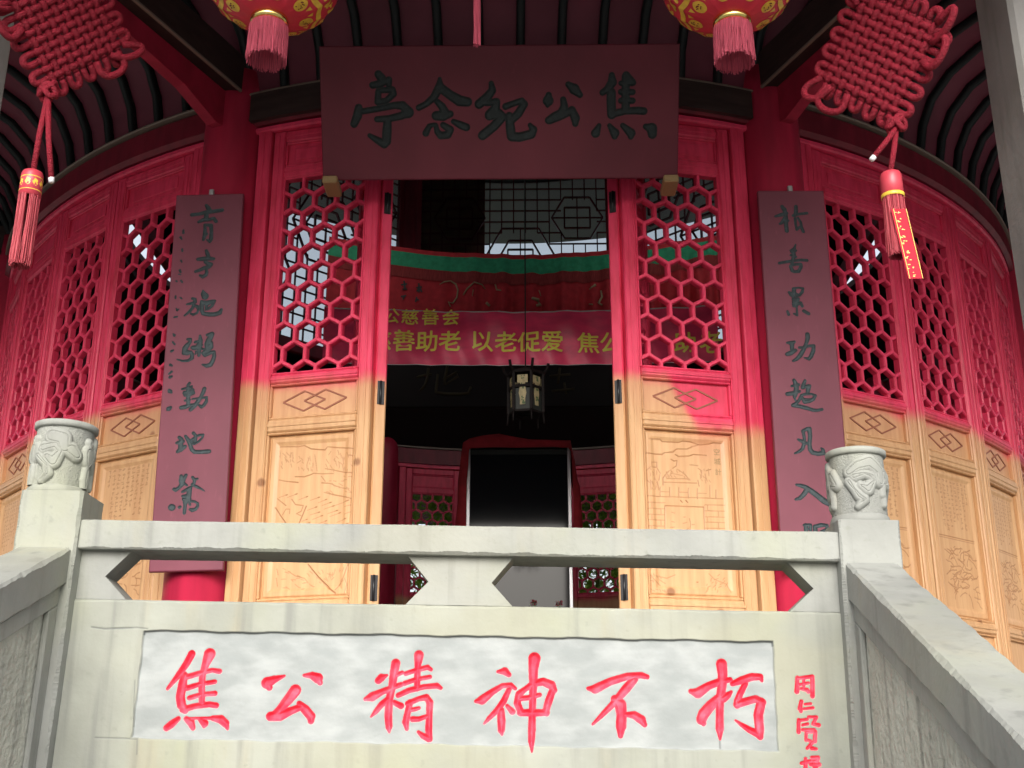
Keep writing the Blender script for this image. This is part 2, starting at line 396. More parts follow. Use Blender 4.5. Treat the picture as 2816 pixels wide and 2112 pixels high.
def slab(name, us, vs, H, place, attrs, material, parent, thick=.03, local=False, smooth=False):
    """closed slab whose front is the height field H(v,u) (positive = out of the face); place(u,v,h)->xyz"""
    nu, nv = len(us), len(vs); X, Y = np.meshgrid(us, vs)
    P = np.asarray(place(X, Y, H)).reshape(3, -1).T
    bi = np.concatenate([np.arange(nu), (np.arange(1, nv)*nu+nu-1), (nv-1)*nu+np.arange(nu-2, -1, -1), np.arange(nv-2, 0, -1)*nu])
    bx, by = X.ravel()[bi], Y.ravel()[bi]
    B = np.asarray(place(bx, by, np.full(len(bi), -thick))).reshape(3, -1).T
    V = np.vstack([P, B])
    if parent is not None and not local: V = V-np.array(root_loc(parent))
    i = (np.arange(nv-1)[:, None]*nu+np.arange(nu-1)[None]).ravel()
    q = np.stack([i, i+1, i+nu+1, i+nu], 1)
    nb = len(bi); k = np.arange(nb); sk = np.stack([bi, nu*nv+k, nu*nv+(k+1) % nb, bi[(k+1) % nb]], 1)
    nq = len(q)+nb
    loops = np.concatenate([q.ravel(), sk.ravel(), nu*nv+np.arange(nb)[::-1]])
    starts = np.concatenate([np.arange(nq)*4, [nq*4]])
    me = bpy.data.meshes.new(name); me.vertices.add(len(V)); me.vertices.foreach_set('co', V.ravel().astype(np.float32))
    me.loops.add(len(loops)); me.loops.foreach_set('vertex_index', loops.astype(np.int32))
    me.polygons.add(nq+1); me.polygons.foreach_set('loop_start', starts.astype(np.int32))
    if smooth:
        s = np.zeros(nq+1, bool); s[:len(q)] = True; me.polygons.foreach_set('use_smooth', s)
    me.update(calc_edges=True); me.validate()
    for an, A in attrs.items():
        at = me.attributes.new(an, 'FLOAT', 'POINT'); d = np.zeros(len(V), np.float32); d[:nu*nv] = A.ravel(); at.data.foreach_set('value', d)
    me.materials.append(material); o = bpy.data.objects.new(name, me); COL.objects.link(o)
    if parent is not None: o.parent = parent
    return o
def groove(D, depth, slope=.8): return -np.clip(-D*slope, 0, depth)
def soft(D, r): return np.clip(.5-D/r, 0, 1)

# ================================================================== the round pavilion
R0, DL = 3.5, 0.1624                      # wall radius, angle of one door leaf (four leaves to a bay, eight bays)
FLOOR, H2 = 0.25, 3.046
pav = thing('pavilion', 'round red timber memorial pavilion with honeycomb lattice doors under dark ribbed eaves', 'pavilion', (0, 0, FLOOR))
def rotz(t): return Matrix.Rotation(t, 4, 'Z')
def at_ring(o, t, r=0.0, z=-FLOOR):
    o.location = (r*math.sin(t), -r*math.cos(t), z); o.rotation_euler = (0, 0, t); return o

# --- one leaf, modelled with its outer face towards -y
LW, HX = .28, .217                        # half width of leaf, of its openings
def leaf_frame():
    m = MB(); y0, y1 = -.026, .026
    for s in (-1, 1):
        m.bbox((s*HX if s > 0 else -LW, y0, .30), (LW if s > 0 else -HX, y1, H2), .006)
        m.bbox((s*.252-.006, y0-.004, .32), (s*.252+.006, y0, H2-.02), .002)
        m.bbox((s*.226-.004, y0-.003, .32), (s*.226+.004, y0, H2-.02), .0015)
    for a, b in ((2.985, H2), (2.788, 2.851), (1.728, 1.771), (1.495, 1.556), (.68, .735), (.30, .37)):
        m.bbox((-HX, y0+.001, a), (HX, y1-.001, b), .007)
        m.bbox((-HX, y0-.003, (a+b)/2-.006), (HX, y0+.001, (a+b)/2+.006), .002)
    for a, b in ((2.851, 2.985), (1.556, 1.728), (.735, 1.495), (.37, .68)):  # stepped mouldings round the panels
        d = .011
        m.bbox((-HX, -.018, b-d), (HX, .016, b), .004); m.bbox((-HX, -.018, a), (HX, .016, a+d), .004)
        for s in (-1, 1): m.bbox((s*(HX-d), -.018, a+d), (s*HX, .016, b-d), .004)
    d = .010                                # rebate round the lattice
    for s in (-1, 1): m.bbox((s*(HX-d), -.021, 1.771), (s*HX, .021, 2.788), .003)
    m.bbox((-HX+d, -.021, 1.771), (HX-d, .021, 1.771+d), .003); m.bbox((-HX+d, -.021, 2.788-d), (HX-d, .021, 2.788), .003)
    return m
def leaf_lattice():
    m = MB(); p = .1135; a = p/math.sqrt(3); w2 = .0098; d = .017
    ri = a-w2*2/math.sqrt(3); rc = ri+.0045
    for k in range(0, 12):
        cz = 1.771+k*1.5*a
        for i in range(-3, 4):
            cx = i*p+(p/2 if k % 2 == 0 else 0)
            if abs(cx) > HX+.055: continue
            rings = []
            for r, y in ((ri, d), (a, d), (a, -d), (rc, -d), (ri, -d+.006)):
                ring = []
                for q in range(6):
                    t = math.pi/2+q*math.pi/3
                    x = min(max(cx+r*math.cos(t), -HX-.04), HX+.04); z = min(max(cz+r*math.sin(t), 1.771-.03), 2.788+.045)
                    ring.append((x, y, z))
                rings.append(ring)
            fs = []
            for u, v in ((0, 1), (2, 3), (3, 4), (4, 0)):
                for q in range(6):
                    n = (q+1) % 6; fs.append((u*6+q, u*6+n, v*6+n, v*6+q))
            m.add([q for rg in rings for q in rg], fs)
    return m
def diamonds(m, y, z=1.642, s=1.0):
    """two interlaced lozenges in thin raised line"""
    for cx in (-.052*s, .052*s):
        hw, hh = .103*s, .047; P = [(cx-hw, z), (cx, z-hh), (cx+hw, z), (cx, z+hh)]
        for i in range(4):
            (x0, z0), (x1, z1) = P[i], P[(i+1) % 4]
            L = math.hypot(x1-x0, z1-z0); nx, nz = -(z1-z0)/L*.0036, (x1-x0)/L*.0036
            m.prism([(x0+nx, z0+nz), (x0-nx, z0-nz), (x1-nx, z1-nz), (x1+nx, z1+nz)], y-.0035-(.0006 if cx > 0 else 0)-(.0003 if i % 2 else 0), y)
def border(us, vs, e0=.030, e1=.046, dep=.007):
    X, Y = np.meshgrid(us, vs)
    e = np.minimum(np.minimum(X-us[0], us[-1]-X), np.minimum(Y-vs[0], vs[-1]-Y))
    return .008-np.clip((e-e0)/(e1-e0), 0, 1)*dep - np.where(e < .012, np.clip((.012-e)/.006, 0, 1)*.006, 0)
def carved_panel(parent, strokes, res=.0022, depth=.005):
    us = np.arange(-HX+.011, HX-.0109, res); vs = np.arange(.746, 1.4841, res)
    D = sdf(us, vs, strokes); H = border(us, vs) + groove(D, depth, 1.3)
    pl = lambda x, y, h: np.stack([x, .008-h, y])
    return slab('carved_panel', us, vs, H, pl, {'paint': soft(D, .004)}, M['carved'], parent, .01, local=True)
def finish_leaf(o, strokes):
    leaf_lattice().build('lattice', M['leaf'], o, local=True)
    m = MB(); m.box((-HX+.011, -.004, 2.862), (HX-.011, .006, 2.974)); m.bbox((-.165, -.011, 2.885), (.165, -.0041, 2.951), .003)
    m.build('frieze_panel', M['leaf'], o, local=True)
    m = MB(); m.box((-HX+.011, .004, 1.567), (HX-.011, .014, 1.717)); m.cur = 1; diamonds(m, .0039)
    m.build('waist_panel', [M['leaf'], M['cutline']], o, local=True)
    carved_panel(o, strokes)
    m = MB(); m.box((-HX+.011, -.004, .381), (HX-.011, .006, .669)); m.build('skirt_panel', M['leaf'], o, local=True)
def new_leaf(t): return at_ring(leaf_frame().build('door_leaf', M['leaf'], pav, local=True), t, R0*math.cos(DL/2))
def leaf_plane(t):
    r = R0*math.cos(DL/2); n = np.array([math.sin(t), -math.cos(t), 0]); return n*r, n, np.array([math.cos(t), math.sin(t), 0])
def leaf_strokes(t, txt, ox, oy, k):
    P, n, ux = leaf_plane(t); P = P+n*.03; out = []
    for st in parse(txt, ox, oy, k):
        o = []
        for x, y, wd in st:
            q = hit(x, y, P, n); q2 = hit(x+1, y, P, n); o.append((float(np.dot(q, ux)), float(q[2]), wd*float(np.linalg.norm(q2-q))))
        out.append(o)
    return out
CL = """190,293,6 270,290,8 350,290,6 400,280,8 460,310,9 580,318,9 600,290,6 650,295,8 740,300,8 830,308,6;300,340,4 300,420,4;490,360,4 510,500,4;
610,360,4 630,330,5;730,380,5 740,440,5;580,480,6 640,490,6 760,515,7 840,518,7;320,550,8 400,550,8 450,535,8 480,520,7 560,525,6 650,522,6;
180,578,6 240,590,7 345,600,9;545,545,6 580,590,6;550,603,8 620,608,6 700,640,5 790,660,5;570,685,5 650,705,8 750,725,8 830,745,7;790,365,6 840,372,8;
150,820,10 200,900,12 250,970,12;415,805,10 380,890,10 345,970,9;210,880,6 240,830,6 275,830,5 270,870,5;290,745,8 320,790,8 390,800,8 370,850,8 330,870,6 375,890,6;
165,740,6 240,800,8;430,1310,12 520,1420,14 620,1520,16 670,1560,14;670,1530,8 730,1450,8 780,1310,8;750,1560,6 770,1480,5 750,1430,5;
260,1370,5 320,1410,6 400,1430,5 430,1470,5;160,1350,5 170,1400,5;155,1430,6 165,1500,5;340,430,4 370,410,4;440,390,4 420,450,4;690,320,5 700,360,5"""
for a in ('180,730 255,705;250,730 340,697;350,750 430,720;450,755 535,725;520,775 595,745;550,800 635,770;660,800 790,755;750,810 825,790;425,840 510,810;'
          '570,830 660,800;450,880 535,855;600,870 690,840;470,920 560,885;620,895 715,860;750,875 830,845;510,960 595,930;680,945 765,912;380,935 425,918;390,965 450,945;710,975 785,955').split(';'):
    p, q = a.split(); (x0, y0), (x1, y1) = [tuple(map(float, c.split(','))) for c in (p, q)]
    CL += f';{x0},{y0},3 {x0+.7*(x1-x0)},{y0+.7*(y1-y0)},4 {x1-12},{y1+4},11 {x1},{y1},6'
CR = """275,215,5 370,218,6 390,238,8 530,245,8 560,235,6 620,240,8 700,265,8 780,260,8 820,250,8 880,255,5;640,280,6 700,265,6;
220,330,8 300,340,8 390,345,8 410,330,6 480,325,8 510,300,8 600,300,6 640,280,8;500,345,8 530,362,8 620,358,8 650,345,8 760,352,6;
300,410,6 345,410,6 345,450,6 305,450,6 300,410,6;290,450,5 255,480,6 260,560,6 280,580,5;350,460,5 375,500,6 365,560,6;290,560,6 295,640,6;350,570,6 365,640,6;
320,470,4 330,550,4;465,385,8 490,400,8 515,395,6 510,440,6 480,460,6;450,480,5 400,540,7 400,600,7;520,470,5 580,510,6 625,560,5;430,545,5 620,550,5;
400,575,5 680,585,6;620,430,5 690,440,5;690,460,5 720,480,6 720,540,6;690,560,6 700,610,6;760,480,6 795,470,6;790,600,5 790,700,5;460,500,4 560,520,4;
375,615,6 375,690,6;455,620,6 455,700,6;530,620,6 530,705,6;610,625,6 610,710,6;685,630,6 685,715,6;840,640,6 840,715,6;380,655,4 445,657,4;530,660,4 605,662,4;
690,668,4 760,670,4;235,690,5 500,700,5 900,715,5;415,1000,7 415,772,7 740,785,7 745,1000,7;620,880,6 630,930,6 620,1000,6;520,1000,6 580,990,6 610,960,5;
640,930,5 660,930,5;260,1320,5 320,1390,6 375,1440,5;350,1360,4 430,1380,5 500,1350,4;780,1340,4 830,1390,5 930,1430,4 960,1500,4;680,1412,8 690,1412,8;
545,730,10 560,745,8;590,730,10 605,745,8"""
for i, y in enumerate((745, 795, 845, 890, 940, 985)):
    CR += f';240,{y},4 415,{y+3},4;745,{y+20},4 912,{y+24},4;{300+(i%2)*80},{y},4 {302+(i%2)*80},{y+45},4;{770+(i%2)*90},{y+22},4 {772+(i%2)*90},{y+64},4'
rr = random.Random(21)
for x0, y0, x1, y1, n_, a_ in ((185, 310, 330, 480, 16, 1.3), (340, 370, 500, 500, 16, 1.2), (580, 340, 840, 505, 22, 1.2), (570, 540, 830, 720, 20, .35), (420, 1330, 640, 1500, 14, .8), (180, 1330, 430, 1560, 16, .3), (620, 1330, 800, 1500, 12, 2.0)):
    for _ in range(n_):
        x, y = rr.uniform(x0, x1-20), rr.uniform(y0, y1-12); a = a_+rr.uniform(-.5, .5); L_ = rr.uniform(16, 46)
        CL += f';{x:.0f},{y:.0f},3.6 {x+L_*.5*math.cos(a)+rr.uniform(-4, 4):.0f},{y+L_*.5*math.sin(a):.0f},4.4 {min(x+L_*math.cos(a), 842):.0f},{min(y+L_*math.sin(a), y1):.0f},3'
for x0, y0, x1, y1, n_, a_ in ((265, 455, 375, 640, 14, 1.4), (400, 460, 620, 560, 18, .9), (690, 450, 800, 600, 14, 1.3), (230, 1330, 420, 1500, 22, .8), (740, 1340, 960, 1500, 20, 2.2), (430, 820, 590, 990, 6, .1)):
    for _ in range(n_):
        x, y = rr.uniform(x0, x1-15), rr.uniform(y0, y1-12); a = a_+rr.uniform(-.6, .6); L_ = rr.uniform(12, 38)
        CR += f';{x:.0f},{y:.0f},3.6 {x+L_*.5*math.cos(a)+rr.uniform(-4, 4):.0f},{y+L_*.5*math.sin(a):.0f},4.4 {x+L_*math.cos(a):.0f},{min(y+L_*math.sin(a), y1):.0f},3'
left = new_leaf(-1.5*DL); finish_leaf(left, leaf_strokes(-1.5*DL, CL, 700, 1130, 3.13))
right = new_leaf(1.5*DL); finish_leaf(right, leaf_strokes(1.5*DL, CR, 1700, 1130, 3.0175))
m = MB(); P, n, ux = leaf_plane(1.5*DL)
for ch, x, y in (('空', 832, 332), ('城', 836, 412), ('計', 845, 500)):
    q = hit(1700+x/3.0175, 1130+y/3.0175, P+n*.012, n); put_glyph(m, ch, lambda u, v, e: (u, .0058-e, v), float(np.dot(q, ux)), q[2], .033)
m.build('inscription', M['raw'], right, local=True)
# side panels: columns of small engraved characters over an engraved scene
gs = []
rr = random.Random(3)
for c in range(9):
    x = .135-c*.033
    for k in range(rr.randint(9, 12) if c not in (0, 8) else rr.randint(4, 8)):
        z = 1.425-k*.0225
        for _ in range(3):
            dx, dz = rr.uniform(-.006, .006), rr.uniform(-.006, .006)
            if rr.random() < .55: gs.append([(x+dx-.006, z+dz, .0028), (x+dx+.006, z+dz+.001, .0028)])
            else: gs.append([(x+dx, z+dz-.006, .0028), (x+dx+.001, z+dz+.006, .0028)])
gs += [[(-.16, 1.142, .004), (.16, 1.142, .004)], [(-.16, 1.132, .003), (.16, 1.132, .003)]]
for k in range(58):
    x, z = rr.uniform(-.13, .13), rr.uniform(.82, 1.09); a = rr.uniform(-.5, .9); st = []
    for i in range(5):
        st.append((x, z, .003+.002*rr.random())); a += rr.uniform(-.7, .7); x += .018*math.cos(a); z += .018*math.sin(a)
    gs.append([p for p in st if abs(p[0]) < .165 and .79 < p[1] < 1.11] or [(0, .95, .004)])
side = new_leaf(math.pi/4-1.5*DL); finish_leaf(side, gs)
done = {(1, 0)}
for bay in range(1, 8):
    for i in range(4):
        if (bay, i) in done: continue
        c = copy_tree(side, pav); at_ring(c, bay*math.pi/4+(i-1.5)*DL, R0*math.cos(DL/2))
# the two inner leaves of the front bay stand folded back into the room, their hinge edges facing out
for s in (-1, 1):
    o = copy_tree(side, pav); t = s*DL; hx, hy = R0*math.sin(t), -R0*math.cos(t)
    a = rad(90+s*-20)                                # direction the leaf runs from its hinge
    d = Vector((math.cos(a), math.sin(a), 0)); nrm = Vector((-s*-math.sin(a), -s*math.cos(a), 0))
    o.location = (hx-s*.034+d.x*.285, hy+.005+d.y*.285, -FLOOR); o.rotation_euler = (0, 0, a)
    for hz in (1.655, .78, 2.6):                     # black butt hinges on the edge
        h = MB(); h.bbox((-.2835, -.016, hz-.055), (-.2802, .016, hz+.055), .001); h.smooth = True
        h.tube([(-.286, -s*.002, hz-.055), (-.286, -s*.002, hz+.055)], .006, 8)
        h.build('hinge', M['black'], o, local=True)

# --- jambs, sill, head moulding, ring beam
for b in range(8):
    for s in (-1, 1):
        t = b*math.pi/4+s*(2*DL+.0115)
        m = MB(); m.bbox((-.036, -.04, .27), (.036, .04, H2+.02), .006); m.bbox((-.004, -.044, .3), (.004, -.0395, H2), .002)
        at_ring(m.build('door_jamb', M['leaf'], pav, local=True), t, R0)
        t = b*math.pi/4+s*(2*DL+.042)
        m = MB(); m.bbox((-.06, -.03, .27), (.06, .03, H2+.02), .006)
        at_ring(m.build('door_jamb', M['red'], pav, local=True), t, R0)
m = MB(); m.lathe([(3.44, H2+.004), (3.535, H2+.004), (3.545, H2+.012), (3.545, H2+.03), (3.53, H2+.04), (3.44, H2+.04), (3.44, H2+.004)], 160, smooth=False); m.build('head_moulding', M['red'], pav)
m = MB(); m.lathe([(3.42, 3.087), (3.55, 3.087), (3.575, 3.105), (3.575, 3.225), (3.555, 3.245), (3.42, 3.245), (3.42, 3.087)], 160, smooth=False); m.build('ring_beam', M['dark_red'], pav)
m = MB(); m.lathe([(3.40, 3.246), (3.585, 3.246), (3.59, 3.252), (3.585, 3.262), (3.40, 3.262), (3.40, 3.246)], 160, smooth=False); m.build('beam_cap', M['beam_edge'], pav)
m = MB(); m.lathe([(3.42, .252), (3.57, .252), (3.57, .298), (3.42, .298), (3.42, .252)], 128, smooth=False); m.build('door_sill', M['dark_red'], pav)
# front bay: the beam over the doorway is bare dark timber
m = MB(); T0, T1 = -rad(20.2), rad(20.2)
m.lathe([(3.576, 3.09), (3.60, 3.09), (3.60, 3.24), (3.576, 3.24), (3.576, 3.09)], 30, a0=T0, a1=T1, smooth=False); m.build('lintel_board', M['beam'], pav)

# --- columns
for b in range(8):
    t = rad(22.5)+b*math.pi/4
    m = MB(); m.lathe([(0, .26), (.19, .26), (.2, .30), (.2, .36), (.175, .40), (.155, .401), (.155, 3.2), (.15, 3.40), (0, 3.40)], 40, smooth=True)
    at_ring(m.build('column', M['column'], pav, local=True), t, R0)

# --- hip beams from the columns to the outer stone columns
for b in range(8):
    t = rad(22.5)+b*math.pi/4
    m = MB(); m.prism([(-.10, 3.262), (.10, 3.262), (.10, 3.46), (-.10, 3.46)], -5.2, -3.50); o = m.build('hip_beam', M['beam'], pav, local=True); at_ring(o, t)
    e = MB()
    for s in (-1, 1): e.bbox((s*.1-.008, -5.2, 3.252), (s*.1+.008, -3.62, 3.268), .003)
    e.build('beam_bead', M['beam_edge'], o, local=True)  # pale strips painted in as the highlights on the beam's corners
    m = MB()
    pr = [(-3.62, 3.07), (-3.70, 3.055), (-3.95, 3.12), (-4.4, 3.15), (-4.86, 3.15), (-4.86, 3.258), (-3.62, 3.258)]
    m.prism([(-y, z) for y, z in pr][::-1], -.03, .03, Matrix.Rotation(-math.pi/2, 4, 'Z'))
    at_ring(m.build('bracket_board', M['bracket'], pav, local=True), t)

# --- cove ceiling, rafters, lower roof
PR = [(3.53, 3.262), (3.565, 3.42), (3.64, 3.56), (3.77, 3.67), (3.95, 3.74), (4.2, 3.775), (4.6, 3.77), (5.2, 3.62), (6.6, 3.14)]  # outer edge, out of view, set low to shade the upper wall
m = MB(); m.lathe([(6.64, 3.13), (6.7, 3.25), (5.2, 3.78), (4.2, 3.92), (2.94, 3.98), (2.94, 3.93), (4.2, 3.87), (5.2, 3.72), (6.64, 3.13)], 96, smooth=False); m.build('lower_roof', M['tile'], pav)
m = MB(); prof = []
for i, (r, z) in enumerate(PR):
    a = PR[max(i-1, 0)]; c = PR[min(i+1, len(PR)-1)]; t = Vector((c[0]-a[0], c[1]-a[1])).normalized(); nn = Vector((t.y, -t.x))
    prof.append(((r, z), nn))
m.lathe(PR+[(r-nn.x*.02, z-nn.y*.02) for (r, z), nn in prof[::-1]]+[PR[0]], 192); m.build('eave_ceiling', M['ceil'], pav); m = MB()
vs = []; fs = []
for (r, z), nn in prof:
    for du, dn in ((-.021, -.002), (-.021, .022), (-.012, .036), (.012, .036), (.021, .022), (.021, -.002)): vs.append((du, -(r+nn.x*dn), z+nn.y*dn))
for i in range(len(prof)-1):
    for k in range(6): fs.append((i*6+k, i*6+(k+1) % 6, (i+1)*6+(k+1) % 6, (i+1)*6+k))
m.smooth = True; m.add(vs, fs); raf = m.build('rafter', M['rafter'], pav, local=True)
k = 0
for b in (-2, -1, 0, 1, 2):
    for i in range(14):
        t = b*math.pi/4+(i-6.5)*rad(45/14.0)
        o = raf if k == 0 else raf.copy()
        if k: COL.objects.link(o); o.parent = pav
        at_ring(o, t); k += 1

# --- ceiling of the room, clerestory drum with fretted windows, upper roof
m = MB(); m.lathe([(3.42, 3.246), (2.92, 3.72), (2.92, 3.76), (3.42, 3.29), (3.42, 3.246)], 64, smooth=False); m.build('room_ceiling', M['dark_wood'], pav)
RD = 2.85
for b in range(8):
    t = rad(22.5)+b*math.pi/4; m = MB(); m.bbox((-.07, -.07, 3.7), (.07, .07, 6.15), .01)
    at_ring(m.build('drum_post', M['dark_red'], pav, local=True), t, RD)
def fret():
    m = MB(); hw = .985; z0, z1 = 3.86, 6.0; g = .121; wd = .006
    hexes = [(-.66, 5.54, .265, .235), (.56, 5.54, .265, .235), (-.07, 5.06, .38, .36), (-.66, 4.50, .265, .235), (.56, 4.50, .265, .235)]
    def inside(x, z):
        return any(abs(z-cz) < hh and abs(x-cx) < hr*(1-.5*abs(z-cz)/hh) for cx, cz, hr, hh in hexes)
    def bar(x0, zz0, x1, zz1, ww=wd, dy=0):
        L = math.hypot(x1-x0, zz1-zz0); nx, nz = -(zz1-zz0)/L*ww, (x1-x0)/L*ww
        m.prism([(x0+nx, zz0+nz), (x0-nx, zz0-nz), (x1-nx, zz1-nz), (x1+nx, zz1+nz)], -.012+dy, .012-dy)
    nx = int(2*hw/g); nz = int((z1-z0)/g); X = [-hw+i*2*hw/nx for i in range(nx+1)]; Zs = [z0+i*(z1-z0)/nz for i in range(nz+1)]
    for i in range(nx):
        for zz in Zs:
            if not inside((X[i]+X[i+1])/2, zz): bar(X[i], zz, X[i+1], zz, dy=.002)
    for j in range(nz):
        for x in X:
            if not inside(x, (Zs[j]+Zs[j+1])/2): bar(x, Zs[j], x, Zs[j+1], dy=.003)
    for cx, cz, hr, hh in hexes:
        for q in ((1, .5) if hr < .3 else (1, .62, .34)):
            if q == 1 or (hr > .3 and q > .5): P = [(cx-hr*q, cz), (cx-hr*q/2, cz-hh*q), (cx+hr*q/2, cz-hh*q), (cx+hr*q, cz), (cx+hr*q/2, cz+hh*q), (cx-hr*q/2, cz+hh*q)]
            else: P = [(cx-hr*q, cz-hh*q), (cx+hr*q, cz-hh*q), (cx+hr*q, cz+hh*q), (cx-hr*q, cz+hh*q)]
            for i in range(len(P)): bar(*P[i], *P[(i+1) % len(P)], .008)
        bar(cx, cz-hh, cx, cz+hh, .006, .001); bar(cx-hr, cz, cx+hr, cz, .006, .0015)
    for s in (-1, 1): m.bbox((s*hw-.03, -.03, 3.73), (s*hw+.03, .03, 6.12), .006)
    m.bbox((-hw+.03, -.029, 3.73), (hw-.03, .029, z0), .006); m.bbox((-hw+.03, -.029, z1), (hw-.03, .029, 6.12), .006)
    return m
fr = None
for b in (3, 4, 5, 2, 6, 1, 7):
    t = b*math.pi/4
    if fr is None:
        fr = fret().build('clerestory_window', M['dark_red'], pav, local=True); o = fr
        g = MB(); g.box((-.955, .014, 3.86), (.955, .018, 6.0)); g.build('window_pane', M['pane'], fr, local=True)
    else: o = copy_tree(fr, pav)
    at_ring(o, t, RD*math.cos(rad(22.5)))
    if b == 4:                                     # a dark board stands behind part of the rear window
        k = MB(); k.bbox((.30, -.07, 3.74), (1.0, -.05, 6.1), .004); k.build('backing_board', M['shade_board'], o, local=True)
for b in (0,):
    m = MB(); m.bbox((-1.06, -.03, 3.73), (1.06, .03, 6.12), .006); at_ring(m.build('drum_wall', M['dark_wood'], pav, local=True), b*math.pi/4, RD*math.cos(rad(22.5)))  # unseen front side, boarded shut so less light reaches the room
m = MB(); m.lathe([(0, 6.13), (2.95, 6.13), (3.95, 5.87), (3.95, 5.97), (2.7, 6.5), (1.0, 7.3), (0.05, 8.1), (0, 8.1)], 96, smooth=False); m.build('upper_roof', M['tile'], pav)
m = MB(); m.lathe([(2.95, 6.11), (3.92, 5.855), (3.92, 5.863), (2.95, 6.12), (2.95, 6.11)], 96, smooth=False); m.build('soffit', M['white'], pav)

# --- outer stone columns carrying the eave; red running-hand inscription on each front
def strokes_on(txt, ox, oy, k, P, n, ux, uz, fat=1.0):
    out = []
    P = np.asarray(P, float)
    for st in parse(txt, ox, oy, k):
        o = []
        for x, y, wd in st:
            q = hit(x, y, P, n)-P; q2 = hit(x+1, y, P, n)-P
            o.append((float(np.dot(q, ux)), float(np.dot(q, uz)), fat*wd*float(np.linalg.norm(q2-q))))
        out.append(o)
    return out
for b in range(8):
    t = rad(22.5)+b*math.pi/4
    m = MB(); m.bbox((-.13, -.13, .25), (.13, .13, 3.255), .016)
    if b == 0:
        rr = random.Random(5); m.cur = 1
        for j in range(9):
            zc = 2.96-j*.24
            for q in range(5):
                x0, z0 = rr.uniform(-.07, .05), zc+rr.uniform(-.08, .08); L = rr.uniform(.04, .09); a = rr.choice((.1, .3, 1.3, -1.4, .9))
                m.tube([(x0, -.1305, z0), (x0+L*.5*math.cos(a), -.1315, z0+L*.5*math.sin(a)+.006), (x0+L*math.cos(a), -.1305, z0+L*math.sin(a))], [.004, .007, .003], 6)
    o = m.build('stone_column', [M['stone_col'], M['red']], pav, local=True); o.location = (5.16*math.sin(t), -5.16*math.cos(t), -FLOOR); o.rotation_euler = (0, 0, t if b else rad(2))

# ================================================================== boards with cut characters
def sign(name, label, cat, P, ux, uz, u0, u1, v0, v1, texts, material, res, depth, thick, group=None, cut=.8):
    """P origin on the face, ux/uz its axes; texts = [(strokes, offx, offy, zoom)]"""
    P = np.asarray(P, float); ux = np.asarray(ux, float); uz = np.asarray(uz, float); n = np.cross(ux, uz)
    th = thing(name, label, cat, tuple(P+ux*(u0+u1)/2+uz*v0-n*thick/2), group)
    st = []
    for tx, ox, oy, k in texts: st += strokes_on(tx, ox, oy, k, P, n, ux, uz, 1.35)
    us = np.arange(u0, u1+res/2, res); vs = np.arange(v0, v1+res/2, res); D = sdf(us, vs, st, .012)
    X, Y = np.meshgrid(us, vs); e = np.minimum(np.minimum(X-us[0], us[-1]-X), np.minimum(Y-vs[0], vs[-1]-Y))
    H = groove(D, depth, cut)-np.clip(.004-e, 0, .004)
    def pl(x, y, h): return np.stack([P[i]+ux[i]*x+uz[i]*y+n[i]*h for i in range(3)])
    slab('board', us, vs, H, pl, {'paint': soft(D, .003)}, material, th, thick)
    return th, P, ux, uz, n
L = []
L += [("1180,230,60 1230,300,90 1300,370,60;820,470,80 1000,450,70 1200,400,90 1400,380,80 1580,350,80;1180,430,90 1180,540,90;990,650,60 1100,600,80 1250,590,70 1350,560,60;1370,560,70 1430,640,70;1140,720,50 1150,850,70 1140,980,80 1110,1100,60;1140,720,50 1300,740,80 1310,900,70 1300,1080,80 1270,1150,60;1200,1100,40 1270,1150,60;1160,930,60 1190,960,60;600,860,40 600,930,50;530,1040,50 560,1090,30;570,1340,40 575,1390,40", 440, 540, 9.217)]
L += [("1180,270,60 1210,350,80 1230,420,70;970,490,70 1100,480,90 1250,470,90 1370,480,60;1150,560,60 1220,600,90 1300,620,80 1250,680,80 1130,710,80 1000,770,70 910,800,60;1180,720,60 1190,830,70 1170,890,70 1090,930,80 1020,900,50;540,520,40 560,560,30;510,770,50 530,820,40;480,870,25 530,880,25;420,1040,40 440,1060,30;540,1030,40 570,1070,40", 440, 660, 9.217)]
L += [("1095,170,30 1110,260,110 1150,320,140 1160,370,70;830,380,60 890,400,70 900,470,70;690,525,40 780,510,60 900,470,60;860,520,60 830,620,60 740,720,60 630,810,40;880,560,60 950,580,70 980,660,50 950,740,50 850,790,50 790,760,40;1060,450,60 1060,560,90 1070,680,80 1100,760,80 1250,780,90 1400,780,90 1520,740,90 1560,660,60;1080,480,90 1200,500,110 1340,450,80 1390,440,60;1390,450,50 1330,560,60 1230,640,60 1170,660,50;1180,480,80 1180,620,60;400,320,40 400,370,40;520,350,30 550,380,40;420,630,30 440,680,40 480,650,30;370,850,40 440,840,40", 440, 780, 9.217)]
L += [("710,490,60 780,490,60 760,570,70 690,650,100 640,720,110 620,830,100 700,830,110 790,810,60 820,880,80 810,970,80 720,1030,60 580,1040,50 440,1000,30;1020,400,50 1030,520,90 1010,650,100 1000,780,80 990,900,60;900,560,60 1060,520,50;830,700,80 950,690,80 1050,640,70;1000,640,120 920,720,80 850,740,50;1050,720,50 1150,760,50;920,800,40 910,860,40;1200,380,60 1320,360,100 1270,460,110 1220,560,110 1300,580,80 1280,680,120 1220,760,100 1100,840,80 1150,890,80 1280,830,80 1370,810,70 1380,920,80 1340,1040,80 1280,1140,90 1180,1160,80 1080,1130,40;1180,600,80 1200,720,90;340,350,30 370,390,60;330,560,40 380,620,40;300,790,60 340,770,40;270,1140,60 310,1160,40;230,1370,40 300,1310,50;260,1450,70 300,1430,50", 440, 880, 9.217)]
